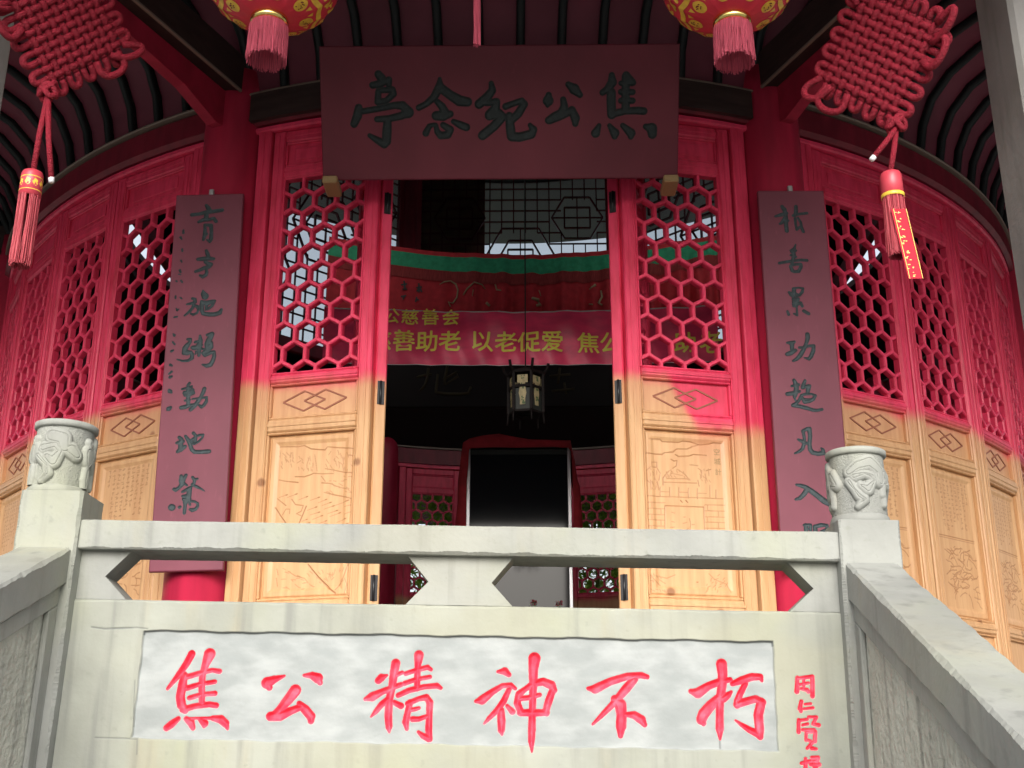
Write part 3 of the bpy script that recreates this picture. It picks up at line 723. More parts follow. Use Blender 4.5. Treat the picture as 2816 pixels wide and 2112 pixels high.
L += [("750,220,60 710,280,60;570,370,50 700,340,50 810,300,50;720,330,80 850,390,50;620,450,60 720,430,60 840,420,60 860,470,60 760,520,60 640,530,60 610,470,60;640,490,50 800,480,50;720,350,80 720,600,80 720,760,80;640,660,50 760,640,50;540,840,80 650,820,90 760,780,70 900,760,60;1130,360,80 1100,450,80 1040,570,70 960,690,90 880,800,80 780,890,80;830,620,40 1000,600,50 1190,580,50 1180,680,70 1120,770,70 1060,820,70 1000,780,50;240,400,70 290,420,50;220,440,40 300,460,40;210,860,70 270,840,70;190,900,40 250,890,50", 440, 1030, 9.217)]
L += [("490,210,70 550,260,80 580,320,60;430,350,60 530,330,100 600,310,60;530,380,100 530,470,100;450,570,70 530,510,110 640,440,70;650,180,60 720,280,80 770,400,80 810,520,80 880,580,80 1050,580,80 1200,570,90 1250,565,80;770,290,40 870,220,50 1000,150,50 1100,145,50 1070,230,40 980,320,50 870,370,60 820,350,50;850,100,70 910,160,60 900,280,70;800,320,40 890,300,40", 440, 1180, 9.217)]
L += [("540,270,70 560,380,130 560,480,90 490,560,70 400,620,80 360,600,70;660,250,70 600,350,80;600,440,60 690,510,40;830,300,60 880,370,70 870,440,60 820,490,60;880,350,50 950,340,50;810,480,50 940,540,60 1060,600,40 1130,650,20;800,540,50 700,600,70 570,670,50;750,590,100 740,700,100 720,820,110 650,920,110 640,1000,70 620,1200,70;580,780,60 720,760,70;600,860,70 750,860,80;760,910,50 870,910,50 960,960,50 960,1030,60 900,1110,70 820,1130,80 760,1110,50;290,1060,130 310,1065,130;490,1060,60 510,1050,60;750,960,50 770,1000,40", 440, 1280, 9.217)]
Rr = []
Rr += [("660,260,70 710,340,85;490,510,45 650,470,85 780,430,60;720,330,80 760,550,80 760,700,80 780,880,80;740,560,90 650,680,65 600,700,45;770,600,60 820,620,45;1010,260,70 1010,400,80 980,500,60;940,490,60 1100,450,55 1290,430,55;990,570,60 1000,700,50 1030,850,50;1060,550,50 1130,660,55 1150,790,60 1200,900,60;1060,830,50 1100,780,50", 2080, 540, 9.217)]
Rr += [("1000,120,30 970,220,60 880,270,50;900,300,60 1010,270,50;940,280,80 960,400,80 930,520,70 900,640,60;880,390,50 1010,430,50;590,590,60 750,560,60 950,530,60 1150,510,60 1290,520,60;870,670,60 920,780,80 960,810,60 1080,800,70 1140,680,70 1130,620,70 1000,620,60 900,650,60", 2080, 660, 9.217)]
Rr += [("940,310,50 1080,290,40 1190,310,50 1170,400,60 1100,480,60 930,510,60;840,410,60 900,460,100 930,510,60;960,330,80 960,480,90;1000,430,50 1050,450,40;930,580,50 1070,570,60 1020,650,110 960,650,80;950,700,70 1050,700,80 1130,680,70 1170,760,60;960,750,70 1020,760,60;1030,800,40 1040,960,50;960,950,40 1040,990,50;795,890,50 825,970,60;1210,880,70 1330,950,70", 2080, 760, 9.217)]
Rr += [("790,580,50 880,590,90 970,560,60;910,620,90 910,740,80;790,870,80 880,840,100 1000,770,70;1300,370,90 1310,450,90 1270,600,70 1210,740,80 1120,900,90 1020,1000,70 940,1040,50;1090,700,50 1200,700,60 1350,660,60 1460,660,70 1450,790,80 1390,930,80 1340,990,70 1220,960,30", 2080, 880, 9.217)]
Rr += [("960,240,70 1000,320,90 1020,420,100 1010,520,90 990,640,70;900,390,50 1080,350,60;790,590,80 950,570,90 1110,520,50;960,660,50 1000,750,40;1240,250,60 1190,380,80;1170,430,70 1290,390,70 1360,380,60;1330,400,100 1310,520,80;1130,660,60 1080,760,60 1000,840,70 920,860,50;930,880,70 1100,900,80 1300,950,80 1450,1000,70 1550,1005,60 1670,980,60;1140,620,50 1260,590,60 1400,590,50 1500,630,60 1450,720,70 1350,770,80 1230,790,80 1190,720,70 1150,650,50;1220,720,40 1380,720,40", 2080, 1020, 9.217)]
Rr += [("1180,510,60 1300,460,80 1360,450,70;1190,530,70 1220,680,60 1220,820,70 1180,960,70 1080,1040,60 980,1080,40;1350,480,90 1370,650,80 1350,850,80 1370,980,90 1430,1060,90 1560,1090,90 1700,1070,90 1690,990,70 1650,950,40;1070,730,50 1180,780,80 1290,830,60", 2080, 1130, 9.217)]
Rr += [("1020,310,50 1130,330,80 1250,370,90 1400,470,110 1560,590,110 1720,720,120 1850,800,100;1280,450,100 1200,560,90 1110,650,80 1000,680,50;1210,1330,50 1350,1330,70;1260,1340,90 1270,1560,80;1380,1330,60 1380,1560,50;1270,1430,50 1370,1430,40;1490,1380,90 1510,1560,90;1490,1370,80 1650,1330,80 1800,1340,60 1790,1450,70 1650,1500,60", 2080, 1300, 9.217)]
UX, UZ = (1, 0, 0), (0, 0, 1); BY = -3.425
c1, *_ = sign('couplet_board', 'tall maroon couplet board on the column left of the doorway', 'couplet board', (-1.330, BY, 0), (1, 0, .0226), (-.0226, 0, 1), -.161, .161, .857, 2.667, L, M['lacq'], .0016, .0045, .025, 'couplet boards on the front columns')
c2, *_ = sign('couplet_board', 'tall maroon couplet board on the column right of the doorway, a stone post before it', 'couplet board', (1.365, BY, 0), (1, 0, -.0072), (.0072, 0, 1), -.157, .157, .857, 2.667, Rr, M['lacq'], .0016, .0045, .025, 'couplet boards on the front columns')
for th, x in ((c1, -1.385), (c2, 1.384)):
    m = MB(); m.bbox((x-.012, BY+.002, 2.66), (x+.012, BY+.02, 2.695), .003); m.build('hanger', M['steel'], th)

# name board over the doorway, leaning out
PB = on_y(1376, 493, -3.66); tl = rad(27); uzb = (0, -math.sin(tl), math.cos(tl))
T = """1060,640,50 1090,680,60 1110,700,50;1010,735,45 1070,725,50 1150,690,45 1150,730,40;1060,790,40 1055,880,45;1060,780,35 1180,775,45 1190,810,45 1130,870,40 1060,880,40;
890,930,50 880,1000,60 850,1070,50;930,960,40 1050,940,40 1200,910,45 1270,910,55 1320,970,70;1320,980,60 1260,1000,40;1050,1030,40 1150,1025,45 1260,1000,50;1260,1000,50 1300,980,50;
1140,1030,50 1135,1120,60 1130,1220,60 1110,1250,45;1110,1245,55 1050,1210,45 985,1170,30;1590,680,25 1590,750,60 1540,840,50 1470,900,40 1410,930,40;1600,760,60 1680,820,60 1760,870,70 1830,880,60;
1570,880,40 1610,920,50 1640,980,60;1560,1000,60 1620,1000,65 1680,985,45;1470,1150,45 1500,1090,35 1540,1075,25;1555,1080,30 1570,1140,40 1600,1170,50 1660,1165,50 1680,1120,50 1620,1080,40;
1710,1050,35 1770,1080,50 1820,1100,50;2035,720,35 2045,780,50 2000,840,60 1930,900,60;1990,890,40 2080,880,50 2070,940,60 2020,990,60;2020,1000,60 2100,980,60 2130,1010,60 2060,1090,60 1960,1170,60;
2160,920,45 2212,900,40 2300,870,40 2320,900,50 2270,980,55 2200,1050,50;2190,1000,50 2200,1100,60 2210,1180,60 2280,1185,60 2380,1160,60 2400,1120,50 2370,1080,30"""
T2 = """320,820,40 315,870,70 310,910,30;490,730,40 540,770,70 590,820,40;445,860,40 455,920,50 430,980,60 370,1010,60 320,1040,50;330,1040,50 430,1000,50 510,960,50;520,950,50 550,1020,60 550,1070,40;
865,650,40 870,710,60 830,770,50 785,800,40;860,800,60 860,900,60 865,990,60;990,650,50 1040,710,50;985,660,50 985,800,55 985,950,55;945,720,35 1050,715,40;945,795,40 1045,795,40;945,870,40 1045,870,40;
890,980,50 980,960,45 1080,955,50 1140,960,50;755,1085,30 725,1150,60;845,1085,30 890,1150,60 890,1180,40;960,1085,35 1030,1150,60 1030,1180,40;1160,1095,40 1210,1110,70 1215,1160,60"""
nb, *_ = sign('name_board', 'wide maroon name board with five large dark characters, leaning out over the doorway', 'name board', PB, UX, uzb, -.812, .812, 0, .597, [(T, 704, 0, 3.142), (T2, 1408, 0, 3.142)], M['plaq'], .0028, .007, .04)
for x, y in ((914, 510), (1842, 508)):
    q = on_y(x, y, -3.64); m = MB(); m.bbox((q[0]-.034, -3.71, q[2]-.02), (q[0]+.034, -3.56, q[2]+.016), .006); m.build('wooden_peg', M['raw'], nb)

# ================================================================== stone parapet in front of the doorway
YB = -5.21; TILT = rad(1.13)
OB = on_y(1262, 1664, YB)                        # middle of the slab's upper edge
bx = np.array([math.cos(TILT), 0, -math.sin(TILT)]); bz = np.array([math.sin(TILT), 0, math.cos(TILT)]); bn = np.cross(bx, bz)
def loc(x, y, off=0.0):
    q = hit(x, y, OB+bn*off, bn)-OB; return float(np.dot(q, bx)), float(np.dot(q, bz))
BT = Matrix(((bx[0], 0, bz[0], OB[0]), (bx[1], 1, bz[1], OB[1]), (bx[2], 0, bz[2], OB[2]), (0, 0, 0, 1)))   # local (x, y back, z) -> world
par = thing('stone_parapet', 'grey stone parapet with six red carved characters in front of the doorway', 'parapet', (float(OB[0]), YB+.08, float(OB[2])-.66))
xl, zr1 = loc(223, 1433); xr, _ = loc(2306, 1476); _, zr0 = loc(1262, 1530)
m = MB(); m.worn_bar((xl-.03, -.03, zr0), (xr+.03, .15, zr1), 0, 420, lambda x, y, z: BT @ Vector((x, y, z)), 3, .006); m.build('top_rail', M['stone'], par)
# hourglass supports leave openings with pointed ends
m = MB()
def px(x): return loc(x, 1603)[0]
za = zr0; wz = (za)*.47
xc0, xc1 = px(1118), px(1410); xn0, xn1 = px(1178), px(1352)
m.prism([(xc0, .0), (xc1, .0), (xn1, wz), (xc1, za), (xc0, za), (xn0, wz)], .004, .11, BT)
m.build('support', M['stone'], par)
for s, xa in ((-1, xl), (1, xr)):
    xe, xn = (px(350), px(285)) if s < 0 else (px(2170), px(2238)); m = MB()
    P = [(xa-.02, 0), (xe, 0), (xn, wz), (xe, za), (xa-.02, za)]
    if s > 0: P = [(2*xa-x if False else x, z) for x, z in [(xa+.02, 0), (xa+.02, za), (xe, za), (xn, wz), (xe, 0)]]
    m.prism(P, .006, .108, BT); m.build('support', M['stone'], par)
# slab with the sunk field and the cut characters
TX = [("""1650,670,60 1600,760,55 1520,870,45 1440,970,25;1585,850,50 1570,930,70 1550,1040,70 1560,1110,70 1590,1160,50;1805,670,90 1770,760,60 1750,830,55;1745,830,55 1735,960,50 1735,1090,50;
1600,870,45 1720,835,40 1830,810,35 1890,820,40;1610,965,45 1720,930,35 1850,910,35;1630,1050,40 1730,1020,35 1850,1010,40;1570,1150,50 1680,1120,45 1800,1105,45 1860,1115,45;
1530,1230,40 1470,1280,60 1430,1310,50;1600,1230,40 1640,1260,60 1660,1310,40;1720,1235,35 1760,1270,60 1755,1295,30;1830,1225,40 1900,1235,65 1940,1270,60 1960,1320,20;1600,1228,20 1830,1225,25""", 0, 1584, 3.142),
("""240,860,20 150,890,60 90,920,90 110,960,50;410,855,25 480,855,55 530,880,80 550,920,40;335,985,90 270,1070,80 200,1150,60 150,1200,60;120,1210,70 200,1205,80 300,1160,60 380,1130,50;370,1100,45 420,1150,70 470,1210,70 470,1250,50;
1205,750,70 1190,830,65 1175,940,60 1150,1060,60 1140,1200,60 1145,1300,55 1148,1350,15;1130,855,20 1080,875,60 1055,900,55;1210,850,40 1260,830,30;940,1060,30 1000,1040,70 1080,1000,50 1180,960,45 1250,935,40;
1150,1050,45 1080,1110,50 1030,1170,40 990,1215,15;1190,1090,40 1250,1120,50;1405,680,75 1395,780,50 1390,880,50 1390,970,45;1290,840,35 1400,805,40 1480,785,40 1510,805,30;1280,925,40 1380,890,35 1500,870,35;
1225,1030,40 1320,985,45 1450,955,40 1560,945,45 1595,965,30;1330,1090,50 1310,1170,50 1290,1260,55 1300,1320,30;1310,1100,45 1400,1060,40 1470,1045,50 1500,1090,55 1495,1200,50 1490,1330,55 1500,1410,40;
1490,1400,60 1440,1380,45 1400,1345,25;1340,1155,35 1405,1140,30;1350,1235,45 1400,1235,40 1480,1210,35;2090,825,25 2150,820,60 2185,850,40;1900,1080,30 1950,1070,70 2040,1000,50 2130,945,40 2200,940,40 2240,970,30;
2190,970,40 2140,1080,50 2080,1160,45 2010,1230,35 1970,1275,15;2115,1160,55 2120,1250,65 2120,1330,55 2125,1370,20;2170,1120,30 2215,1170,50""", 704, 1584, 3.142),
("""195,710,95 185,800,75 185,920,65 180,1050,55 175,1200,55 172,1330,60 168,1430,50 172,1520,15;120,970,40 60,1020,55 45,1100,55 80,1180,55;110,980,40 180,930,50 270,910,60 340,940,70 365,985,50;355,980,55 320,1070,60 295,1160,55 300,1190,40;
60,1060,40 140,1050,40 240,1025,35;70,1180,50 170,1180,60 300,1180,50;660,970,30 720,975,70 850,910,60 1000,865,55 1120,855,50 1170,870,40;1060,890,60 990,970,70 930,1040,60 870,1110,50 790,1190,40 700,1280,20;
890,1060,60 940,1110,90 950,1200,80 945,1300,80 940,1380,40;980,1195,35 1060,1200,60 1120,1240,70 1150,1285,40;1550,995,40 1610,1010,80 1700,950,60 1800,910,55 1890,895,40;1815,760,85 1825,850,75 1820,950,70 1800,1080,65 1800,1200,60 1800,1320,65 1803,1410,20;
1790,1050,60 1720,1120,80 1660,1190,85 1640,1240,80 1660,1275,40;1830,1060,60 1870,1030,50 1900,1000,25;1910,930,40 1990,900,60 2080,870,60 2150,870,50 2165,905,25;2020,930,45 1980,1010,50 1950,1080,50 1950,1120,45;
1950,1110,60 2020,1085,60 2110,1060,55 2170,1090,60;2160,1090,70 2135,1200,75 2145,1330,70 2150,1390,50;2140,1370,60 2060,1330,50 1990,1285,35 1935,1245,15""", 1408, 1584, 3.142),
("""255,880,25 250,1000,30;260,885,20 385,870,25;385,870,25 385,960,28 385,1040,28;275,940,18 350,925,18;310,890,18 310,970,18;285,975,18 340,985,25 350,1005,20;290,1085,25 270,1150,20;285,1120,22 285,1170,22;320,1110,15 370,1105,18;310,1150,15 390,1140,18;
265,1245,22 265,1350,25;270,1250,20 340,1240,18;350,1220,18 420,1220,20 390,1280,22 440,1290,25;300,1290,18 345,1280,18;300,1330,20 400,1330,20;330,1345,18 330,1420,20;340,1350,18 410,1345,22 405,1430,25;350,1420,20 370,1430,20;385,1440,20 340,1490,20;380,1490,25 420,1495,18;
290,1620,22 370,1600,22;325,1580,22 325,1660,25;380,1570,22 435,1570,25 425,1610,22;390,1600,18 430,1600,18;370,1630,22 445,1630,25;400,1600,20 400,1680,20;380,1700,20 450,1690,22;420,1650,20 370,1760,20;400,1730,18 460,1770,20""", 2112, 1584, 3.142)]
st = []
for t_, ox, oy, k in TX: st += strokes_on(t_, ox, oy, k, OB, bn, bx, bz, 1.12 if ox < 2000 else 1.45)
res = .0019; us = np.arange(xl-.01, xr+.01, res); vs = np.arange(-.66, .0005, res)
D = sdf(us, vs, st, .015); X, Y = np.meshgrid(us, vs)
ix0, iz1 = loc(396, 1733); ix1, _ = loc(2126, 1764); _, iz0 = loc(1262, 2048)
wob = .0012*np.sin(X*23)+.0009*np.sin(X*61+1); wv = .001*np.sin(Y*70)
e = np.minimum(np.minimum(X-ix0-wv, ix1-X-wv), np.minimum(Y-iz0+wob, iz1-Y+wob))
ins = np.clip(e/.003+.5, 0, 1)
rough = sum(a*np.sin(X*fx+ph)*np.sin(Y*fy+ph*2) for a, fx, fy, ph in ((.0010, 17, 31, .4), (.0007, 43, 57, 1.7), (.0005, 90, 71, 2.9)))
edge = np.clip(.007-(vs[-1]-Y)-.004*np.abs(np.sin(X*9)*np.sin(X*37)), 0, .007)
scr = sdf(us, vs, strokes_on("790,440,10 900,455,12 1060,450,14 1180,445,8 1275,455,8;820,1395,6 1000,1400,8 1185,1408,8;1185,1400,6 1180,1540,5;1165,900,5 1150,1300,5", 0, 1584, 3.142, OB, bn, bx, bz)
          + strokes_on("1800,1420,14 1803,1490,12", 1408, 1584, 3.142, OB, bn, bx, bz), .01)
# the cut has firm walls and a flat rough floor
H = -ins*.009 + rough*(.5+.7*ins) - edge + groove(D, .014, 1.7) - soft(scr, .003)*.002
top_line = np.exp(-((e-.001)/.0022)**2)*np.where(Y > iz1-.012, 1, .0)  # dark line along the upper edge of the sunk field
pl = lambda x, y, h: np.stack([OB[i]+bx[i]*x+bz[i]*y+bn[i]*h for i in range(3)])
slab('inscribed_slab', us, vs, H, pl, {'paint': soft(D, .003), 'inset': ins*(1-np.clip(soft(D, .003), 0, 1)), 'mark': np.clip(soft(scr, .003)*.7+top_line*.9, 0, 1)}, M['stone_carved'], par, .12, smooth=True)

# --- the two posts with drum caps cut in cloud relief
def post(x0, x1, y_top, y_cap0, y_cap1, cx, relief, ox, oy, label, side):
    """all picture measures are taken on the post's own front plane"""
    off = .045
    a0, zt = loc(x0, y_top, off); a1, _ = loc(x1, y_top, off); wd = a1-a0; mid = (a0+a1)/2
    base = BT @ Vector((mid, 0, -.66))
    th = thing('stone_post', label, 'post', tuple(base), 'stone posts of the parapet')
    m = MB(); m.worn_bar((a0, -off, -.66), (a1, -off+wd, zt), 2, 260, lambda x, y, z: BT @ Vector((x, y, z)), 8+side, .007)
    m.build('shaft', M['stone'], th)
    r = wd*.475; yc = -off+wd/2
    _, zc0 = loc(cx, y_cap0, off-wd/2); cxx, zc1 = loc(cx, y_cap1, off-wd/2)
    zc0 = zt+.012; C = BT @ Vector((cxx, yc, 0))
    m = MB(); m.lathe([(0, zt-.004), (r*1.02, zt-.004), (r*1.06, zt+.004), (r*1.0, zt+.018), (r*.97, zt+.022), (0, zt+.022)], 48, (0, 0, 0)); m.v = [tuple(BT @ Vector((v[0]+cxx, v[1]+yc, v[2]))) for v in m.v]
    m.build('neck', M['stone'], th)
    m = MB(); h = zc1; m.lathe([(0, h-.020), (r*1.0, h-.020), (r*1.06, h-.016), (r*1.06, h-.003), (r*1.0, h), (0, h+.001)], 56, (0, 0, 0)); m.v = [tuple(BT @ Vector((v[0]+cxx, v[1]+yc, v[2]))) for v in m.v]
    m.build('cap_rim', M['stone'], th)
    # drum with relief
    na, nz = 420, 120; zz0, zz1 = zt+.020, h-.018
    A = np.linspace(-math.pi, math.pi, na); Zs = np.linspace(zz0, zz1, nz); stv = []
    for s_ in parse(relief, ox, oy, 3.142):
        o = []
        for x, y, wdp in s_:
            lx, lz = loc(x, y, off-wd/2+r*.8); o.append((math.asin(max(-.97, min(.97, (lx-cxx)/r)))*r, lz, 1.3*wdp*r/82.0))
        stv.append(o)
    D = sdf(A*r, Zs, stv, .02); shift = 2.1*r
    full = D.copy()
    for k_ in (-1, 1): full = np.minimum(full, np.roll(D, int(k_*shift/(2*math.pi*r)*na), axis=1))
    q_ = np.clip((.003-full)/.015, 0, 1); Hh = .0125*np.sqrt(1-(1-q_)**2)*np.where(full < .003, 1, 0); Hh -= .004*np.clip(1-np.abs(full+.011)/.0016, 0, 1)
    pit = RNG.normal(0, .0007, Hh.shape)*(full > .003)
    Rm = r*.94+Hh+pit; V = np.stack([cxx+Rm*np.sin(A)[None], yc-Rm*np.cos(A)[None], np.broadcast_to(Zs[:, None], Rm.shape)], -1).reshape(-1, 3)
    m = MB(); m.smooth = True
    m.add([tuple(BT @ Vector(v)) for v in V], [(j*na+i, j*na+i+1, (j+1)*na+i+1, (j+1)*na+i) for j in range(nz-1) for i in range(na-1)])
    m.build('carved_drum', M['stone'], th)
    return a0, a1, zt
LP = post(58, 230, 1346, 1320, 1172, 186, "480,460,120 560,480,120 570,560,100;400,560,90 500,540,80 540,590,70 480,680,100 430,640,80;620,570,110 650,610,90;350,620,70 420,700,60 430,780,70 370,840,50;780,560,100 800,640,90 720,680,50;780,720,60 790,800,70 750,870,50;840,480,60 830,520,40", 0, 1056, 'left carved stone post with a cloud relief drum, at the parapet end', -1)
RP = post(2306, 2474, 1428, 1405, 1246, 2352, "700,770,90 760,720,100 860,690,110 950,760,100 960,850,90;740,810,80 820,790,60 880,810,70 900,850,60 850,920,90 790,890,60;700,850,70 740,920,60 780,980,70 820,1010,70 770,1070,40;560,770,90 610,860,80 560,860,60;530,960,40 540,1040,40;990,780,60 1000,960,50", 2112, 1056, 'right carved stone post with a cloud relief drum, in front of a couplet board', 1)

# --- balustrades running down the stairs towards the viewer
def stair_rail(s, name, label):
    a0, a1, zt = LP if s < 0 else RP
    mid = (a0+a1)/2; hw = (a1-a0)/2*.86
    ztop = loc(194, 1505, .045)[1] if s < 0 else loc(2336, 1548, .045)[1]
    slope = .42; Lr = 2.4; y0 = -.046; drift = (.0 if s < 0 else -.045)
    def W(x, y, z): return BT @ Vector((x+drift*(y0-y), y, z-slope*(y0-y)))
    q = W(mid, y0-Lr/2, ztop-.8); th = thing(name, label, 'balustrade', tuple(q), 'stair balustrades either side of the parapet')
    def slopebox(x0, x1, z0, z1, ya, yb, r=.007):
        m = MB(); k = MB(); k.bbox((x0, yb, z0), (x1, ya, z1), r)
        m.add([tuple(W(*v)) for v in k.v], k.f); return m
    t = .105
    m = MB(); m.worn_bar((mid-hw, y0-Lr, ztop-t), (mid+hw, y0, ztop), 1, 420, W, 31+s, .008); m.build('coping', M['stone'], th)
    slopebox(mid-hw*.62, mid+hw*.62, ztop-t-.62, ztop-t-.0005, y0, y0-Lr).build('panel', M['stone_rough'], th)
    # frame standing proud of the pitted ground, on both faces
    f = MB()
    for sg in (-1, 1):
        x = mid+sg*hw*.62; xa, xb = min(x, x+sg*.016), max(x, x+sg*.016)
        for z0, z1, ya, yb in ((ztop-t-.055, ztop-t-.001, y0, y0-Lr), (ztop-t-.62, ztop-t-.5, y0, y0-Lr), (ztop-t-.5, ztop-t-.055, y0, y0-.055), (ztop-t-.5, ztop-t-.055, y0-Lr+.06, y0-Lr)):
            k = MB(); k.bbox((xa, yb, z0), (xb, ya, z1), .004); f.add([tuple(W(*v)) for v in k.v], k.f)
    f.build('frame', M['stone'], th)
    # a few broad leaf shapes left standing on the ground
    rr = random.Random(11+s)
    for sg in (-1, 1):
        x = mid+sg*(hw*.62+.001)
        for yy, zz, a, l, wd in ((y0-.16, ztop-t-.46, -1.15, .27, .13), (y0-.50, ztop-t-.40, .5, .3, .12), (y0-.85, ztop-t-.33, 2.3, .28, .12), (y0-1.2, ztop-t-.40, .9, .3, .12)):
            pts = []; n = 8; g = MB()
            for i in range(n+1):
                u = i/n; pts.append((yy-l*u*math.cos(a+.5*u), zz+l*u*math.sin(a+.5*u), wd*math.sin(math.pi*min(1, u*.85+.12))))
            up = [(y, z+w_/2) for y, z, w_ in pts]; dn = [(y, z-w_/2) for y, z, w_ in pts][::-1]
            g.add([tuple(W(x+sg*h, y, z)) for h in (0, .012) for y, z in up+dn], [tuple(range(len(up)*2, len(up)*4)), *[(i, (i+1) % (len(up)*2), (i+1) % (len(up)*2)+len(up)*2, i+len(up)*2) for i in range(len(up)*2)]])
            g.build('leaf_relief', M['stone'], th)
stair_rail(-1, 'stair_balustrade', 'sloping stone balustrade descending toward the viewer from the left stone post')
stair_rail(1, 'stair_balustrade', 'sloping stone balustrade descending toward the viewer from the right stone post')

# ================================================================== hanging things under the eave
YL = -4.91
def lantern(px_, py_, label):
    q = on_y(px_, py_, YL); c = tuple(float(v) for v in q); a, b = .245, .185; cz = c[2]+b*.965
    th = thing('red_lantern', label, 'lantern', c, 'red lanterns under the front eave')
    pr = lambda k, d=0: [((a+d)*math.cos(t), (b+d)*math.sin(t)) for t in np.linspace(-1.33, 1.33, k)]
    m = MB(); m.lathe([(.0, -b*.985)] + pr(28) + [(0, b*.985)], 96, (c[0], c[1], cz), lobes=16, lobe=.035); m.build('silk_body', M['silk'], th)
    # gold print: scalloped band, medallions, small triangles and scrolls lying on the silk
    def on(phi, t, d):
        k = 1-.035*abs(math.sin(8*phi)); return (c[0]+(a+d)*math.cos(t)*math.sin(phi)*k, c[1]-(a+d)*math.cos(t)*math.cos(phi)*k, cz+(b+d)*math.sin(t))
    g = MB(); g.smooth = True
    def patch(ph, t, pts, d=.0016):      # small outline in metres round (ph,t)
        k = math.cos(t)*a; vs = [on(ph, t, d)]+[on(ph+x/k, t+z/((a+b)/2), d) for x, z in pts]; n = len(pts)
        g.add(vs, [(0, i+1, (i+1) % n+1) for i in range(n)])
    nseg = 128
    for sg in (-1, 1):
        for t0, t1, tw in ((-.80, -.70, .0),):
            vs = []; fs = []
            for i in range(nseg):
                ph = 2*math.pi*i/nseg; wv_ = .025*abs(math.sin(4*ph)); vs += [on(ph, sg*(t0-wv_), -.0+.0016), on(ph, sg*(t1-wv_), .0016)]
            for i in range(nseg): j = (i+1) % nseg; fs.append((2*i, 2*j, 2*j+1, 2*i+1))
            g.add(vs, fs)
        for i in range(8):
            ph = 2*math.pi*(i+.5)/8
            ring = [(.026*math.cos(q_), .026*math.sin(q_)) for q_ in np.linspace(0, 2*math.pi, 20, endpoint=False)]
            patch(ph, sg*-1.0, ring)
            for w_ in (-.13, .13): patch(ph+math.pi/8+w_*.9, sg*-.93, [(-.010, .010), (.010, .010), (0, -.012)][::sg])
            for k_ in range(3):
                p2 = ph+(k_-1)*.27; sc = .017
                lobe_ = [((sc+.006*math.cos(3*q_+k_))*math.cos(q_), (sc+.006*math.cos(3*q_+k_))*math.sin(q_)) for q_ in np.linspace(0, 2*math.pi, 18, endpoint=False)]
                patch(p2, sg*-(.56-.07*(k_ % 2)), lobe_)
                patch(p2+.11, sg*-(.46-.07*(k_ % 2)), [(x_*.7, z_*.6) for x_, z_ in lobe_])
    for i in range(8):
        for j in range(5):
            ph = 2*math.pi*(i+.5)/8+(j-2)*.08; patch(ph, .16*(j % 2), [(.02*math.cos(q_)*(1+.3*math.cos(4*q_)), .03*math.sin(q_)) for q_ in np.linspace(0, 2*math.pi, 14, endpoint=False)])
    k = g; k.cur = 1
    for i in range(8):
        ph = 2*math.pi*(i+.5)/8; rr = random.Random(i)
        for _ in range(9):
            x, z = rr.uniform(-.014, .014), rr.uniform(-.014, .014); t = -1.0
            k.add([on(ph+(x+dx)/(math.cos(t)*a), t+(z+dz)/((a+b)/2), .003) for dx, dz in ((-.003, -.002), (.003, -.002), (.003, .002), (-.003, .002))], [(0, 1, 2, 3)])
    g.build('gold_print', [M['gold'], M['dark_red']], th)
    m = MB(); m.lathe([(.055, .018), (.066, .012), (.068, -.008), (.066, -.020), (.058, -.024), (.0, -.024)], 48, c); m.build('brass_ring', M['brass'], th)
    m = MB(); m.lathe([(.05, 0), (.06, -.01), (.06, .02), (0, .03)], 32, (c[0], c[1], cz+b)); m.build('brass_cap', M['brass'], th)
    m = MB(); rr = random.Random(2); bz_ = c[2]-.022
    m.lathe([(.056, 0), (.066, -.012), (.066, -.05), (.052, -.05)], 48, (c[0], c[1], bz_))
    for i in range(230):
        p = 2*math.pi*i/230+rr.uniform(-.01, .01); r_ = .0665+rr.uniform(-.004, .002); l_ = .150+rr.uniform(-.012, .006); e_ = rr.uniform(-.004, .007)
        m.tube([(c[0]+r_*math.sin(p), c[1]-r_*math.cos(p), bz_-.008), (c[0]+(r_+.002)*math.sin(p), c[1]-(r_+.002)*math.cos(p), bz_-l_*.5), (c[0]+(r_+e_)*math.sin(p), c[1]-(r_+e_)*math.cos(p), bz_-l_)], .0011, 4, caps=False)
    m.build('fringe', M['fringe'], th)
    m = MB(); m.tube([(c[0], c[1], cz+b+.02), (c[0], c[1], 3.75)], .004, 6); m.build('cord', M['rope'], th)
lantern(742, 54, 'left round red lantern with gold print and pink fringe under the front eave')
lantern(2014, 58, 'right round red lantern with gold print and pink fringe under the front eave')

def strands(m, c, r, L_, n, seed, thr=.0013, gap=None, spread=1.0):
    rr = random.Random(seed)
    for i in range(n):
        p = rr.uniform(0, 2*math.pi); q = r*math.sqrt(rr.uniform(.35, 1))
        if gap and abs(math.sin(p-gap)) < .18 and math.cos(p-gap) > 0: continue
        l_ = L_*(1-abs(rr.gauss(0, .05))); dx, dy = rr.gauss(0, .003), rr.gauss(0, .003)
        x, y = c[0]+q*math.sin(p), c[1]-q*math.cos(p)
        m.tube([(x, y, c[2]), (x+dx*.3, y+dy*.3, c[2]-l_*.5), (c[0]+(x-c[0])*spread+dx, c[1]+(y-c[1])*spread+dy, c[2]-l_)], thr, 4, caps=False)
q = on_y(1313, -40, YL); tz = on_y(1313, 128, YL)[2]
th = thing('hanging_tassel', 'thin pink tassel hanging alone above the name board', 'tassel', tuple(map(float, q)))
m = MB(); strands(m, q, .012, float(q[2]-tz), 60, 4, .0011, spread=.75); m.build('strands', M['fringe'], th)
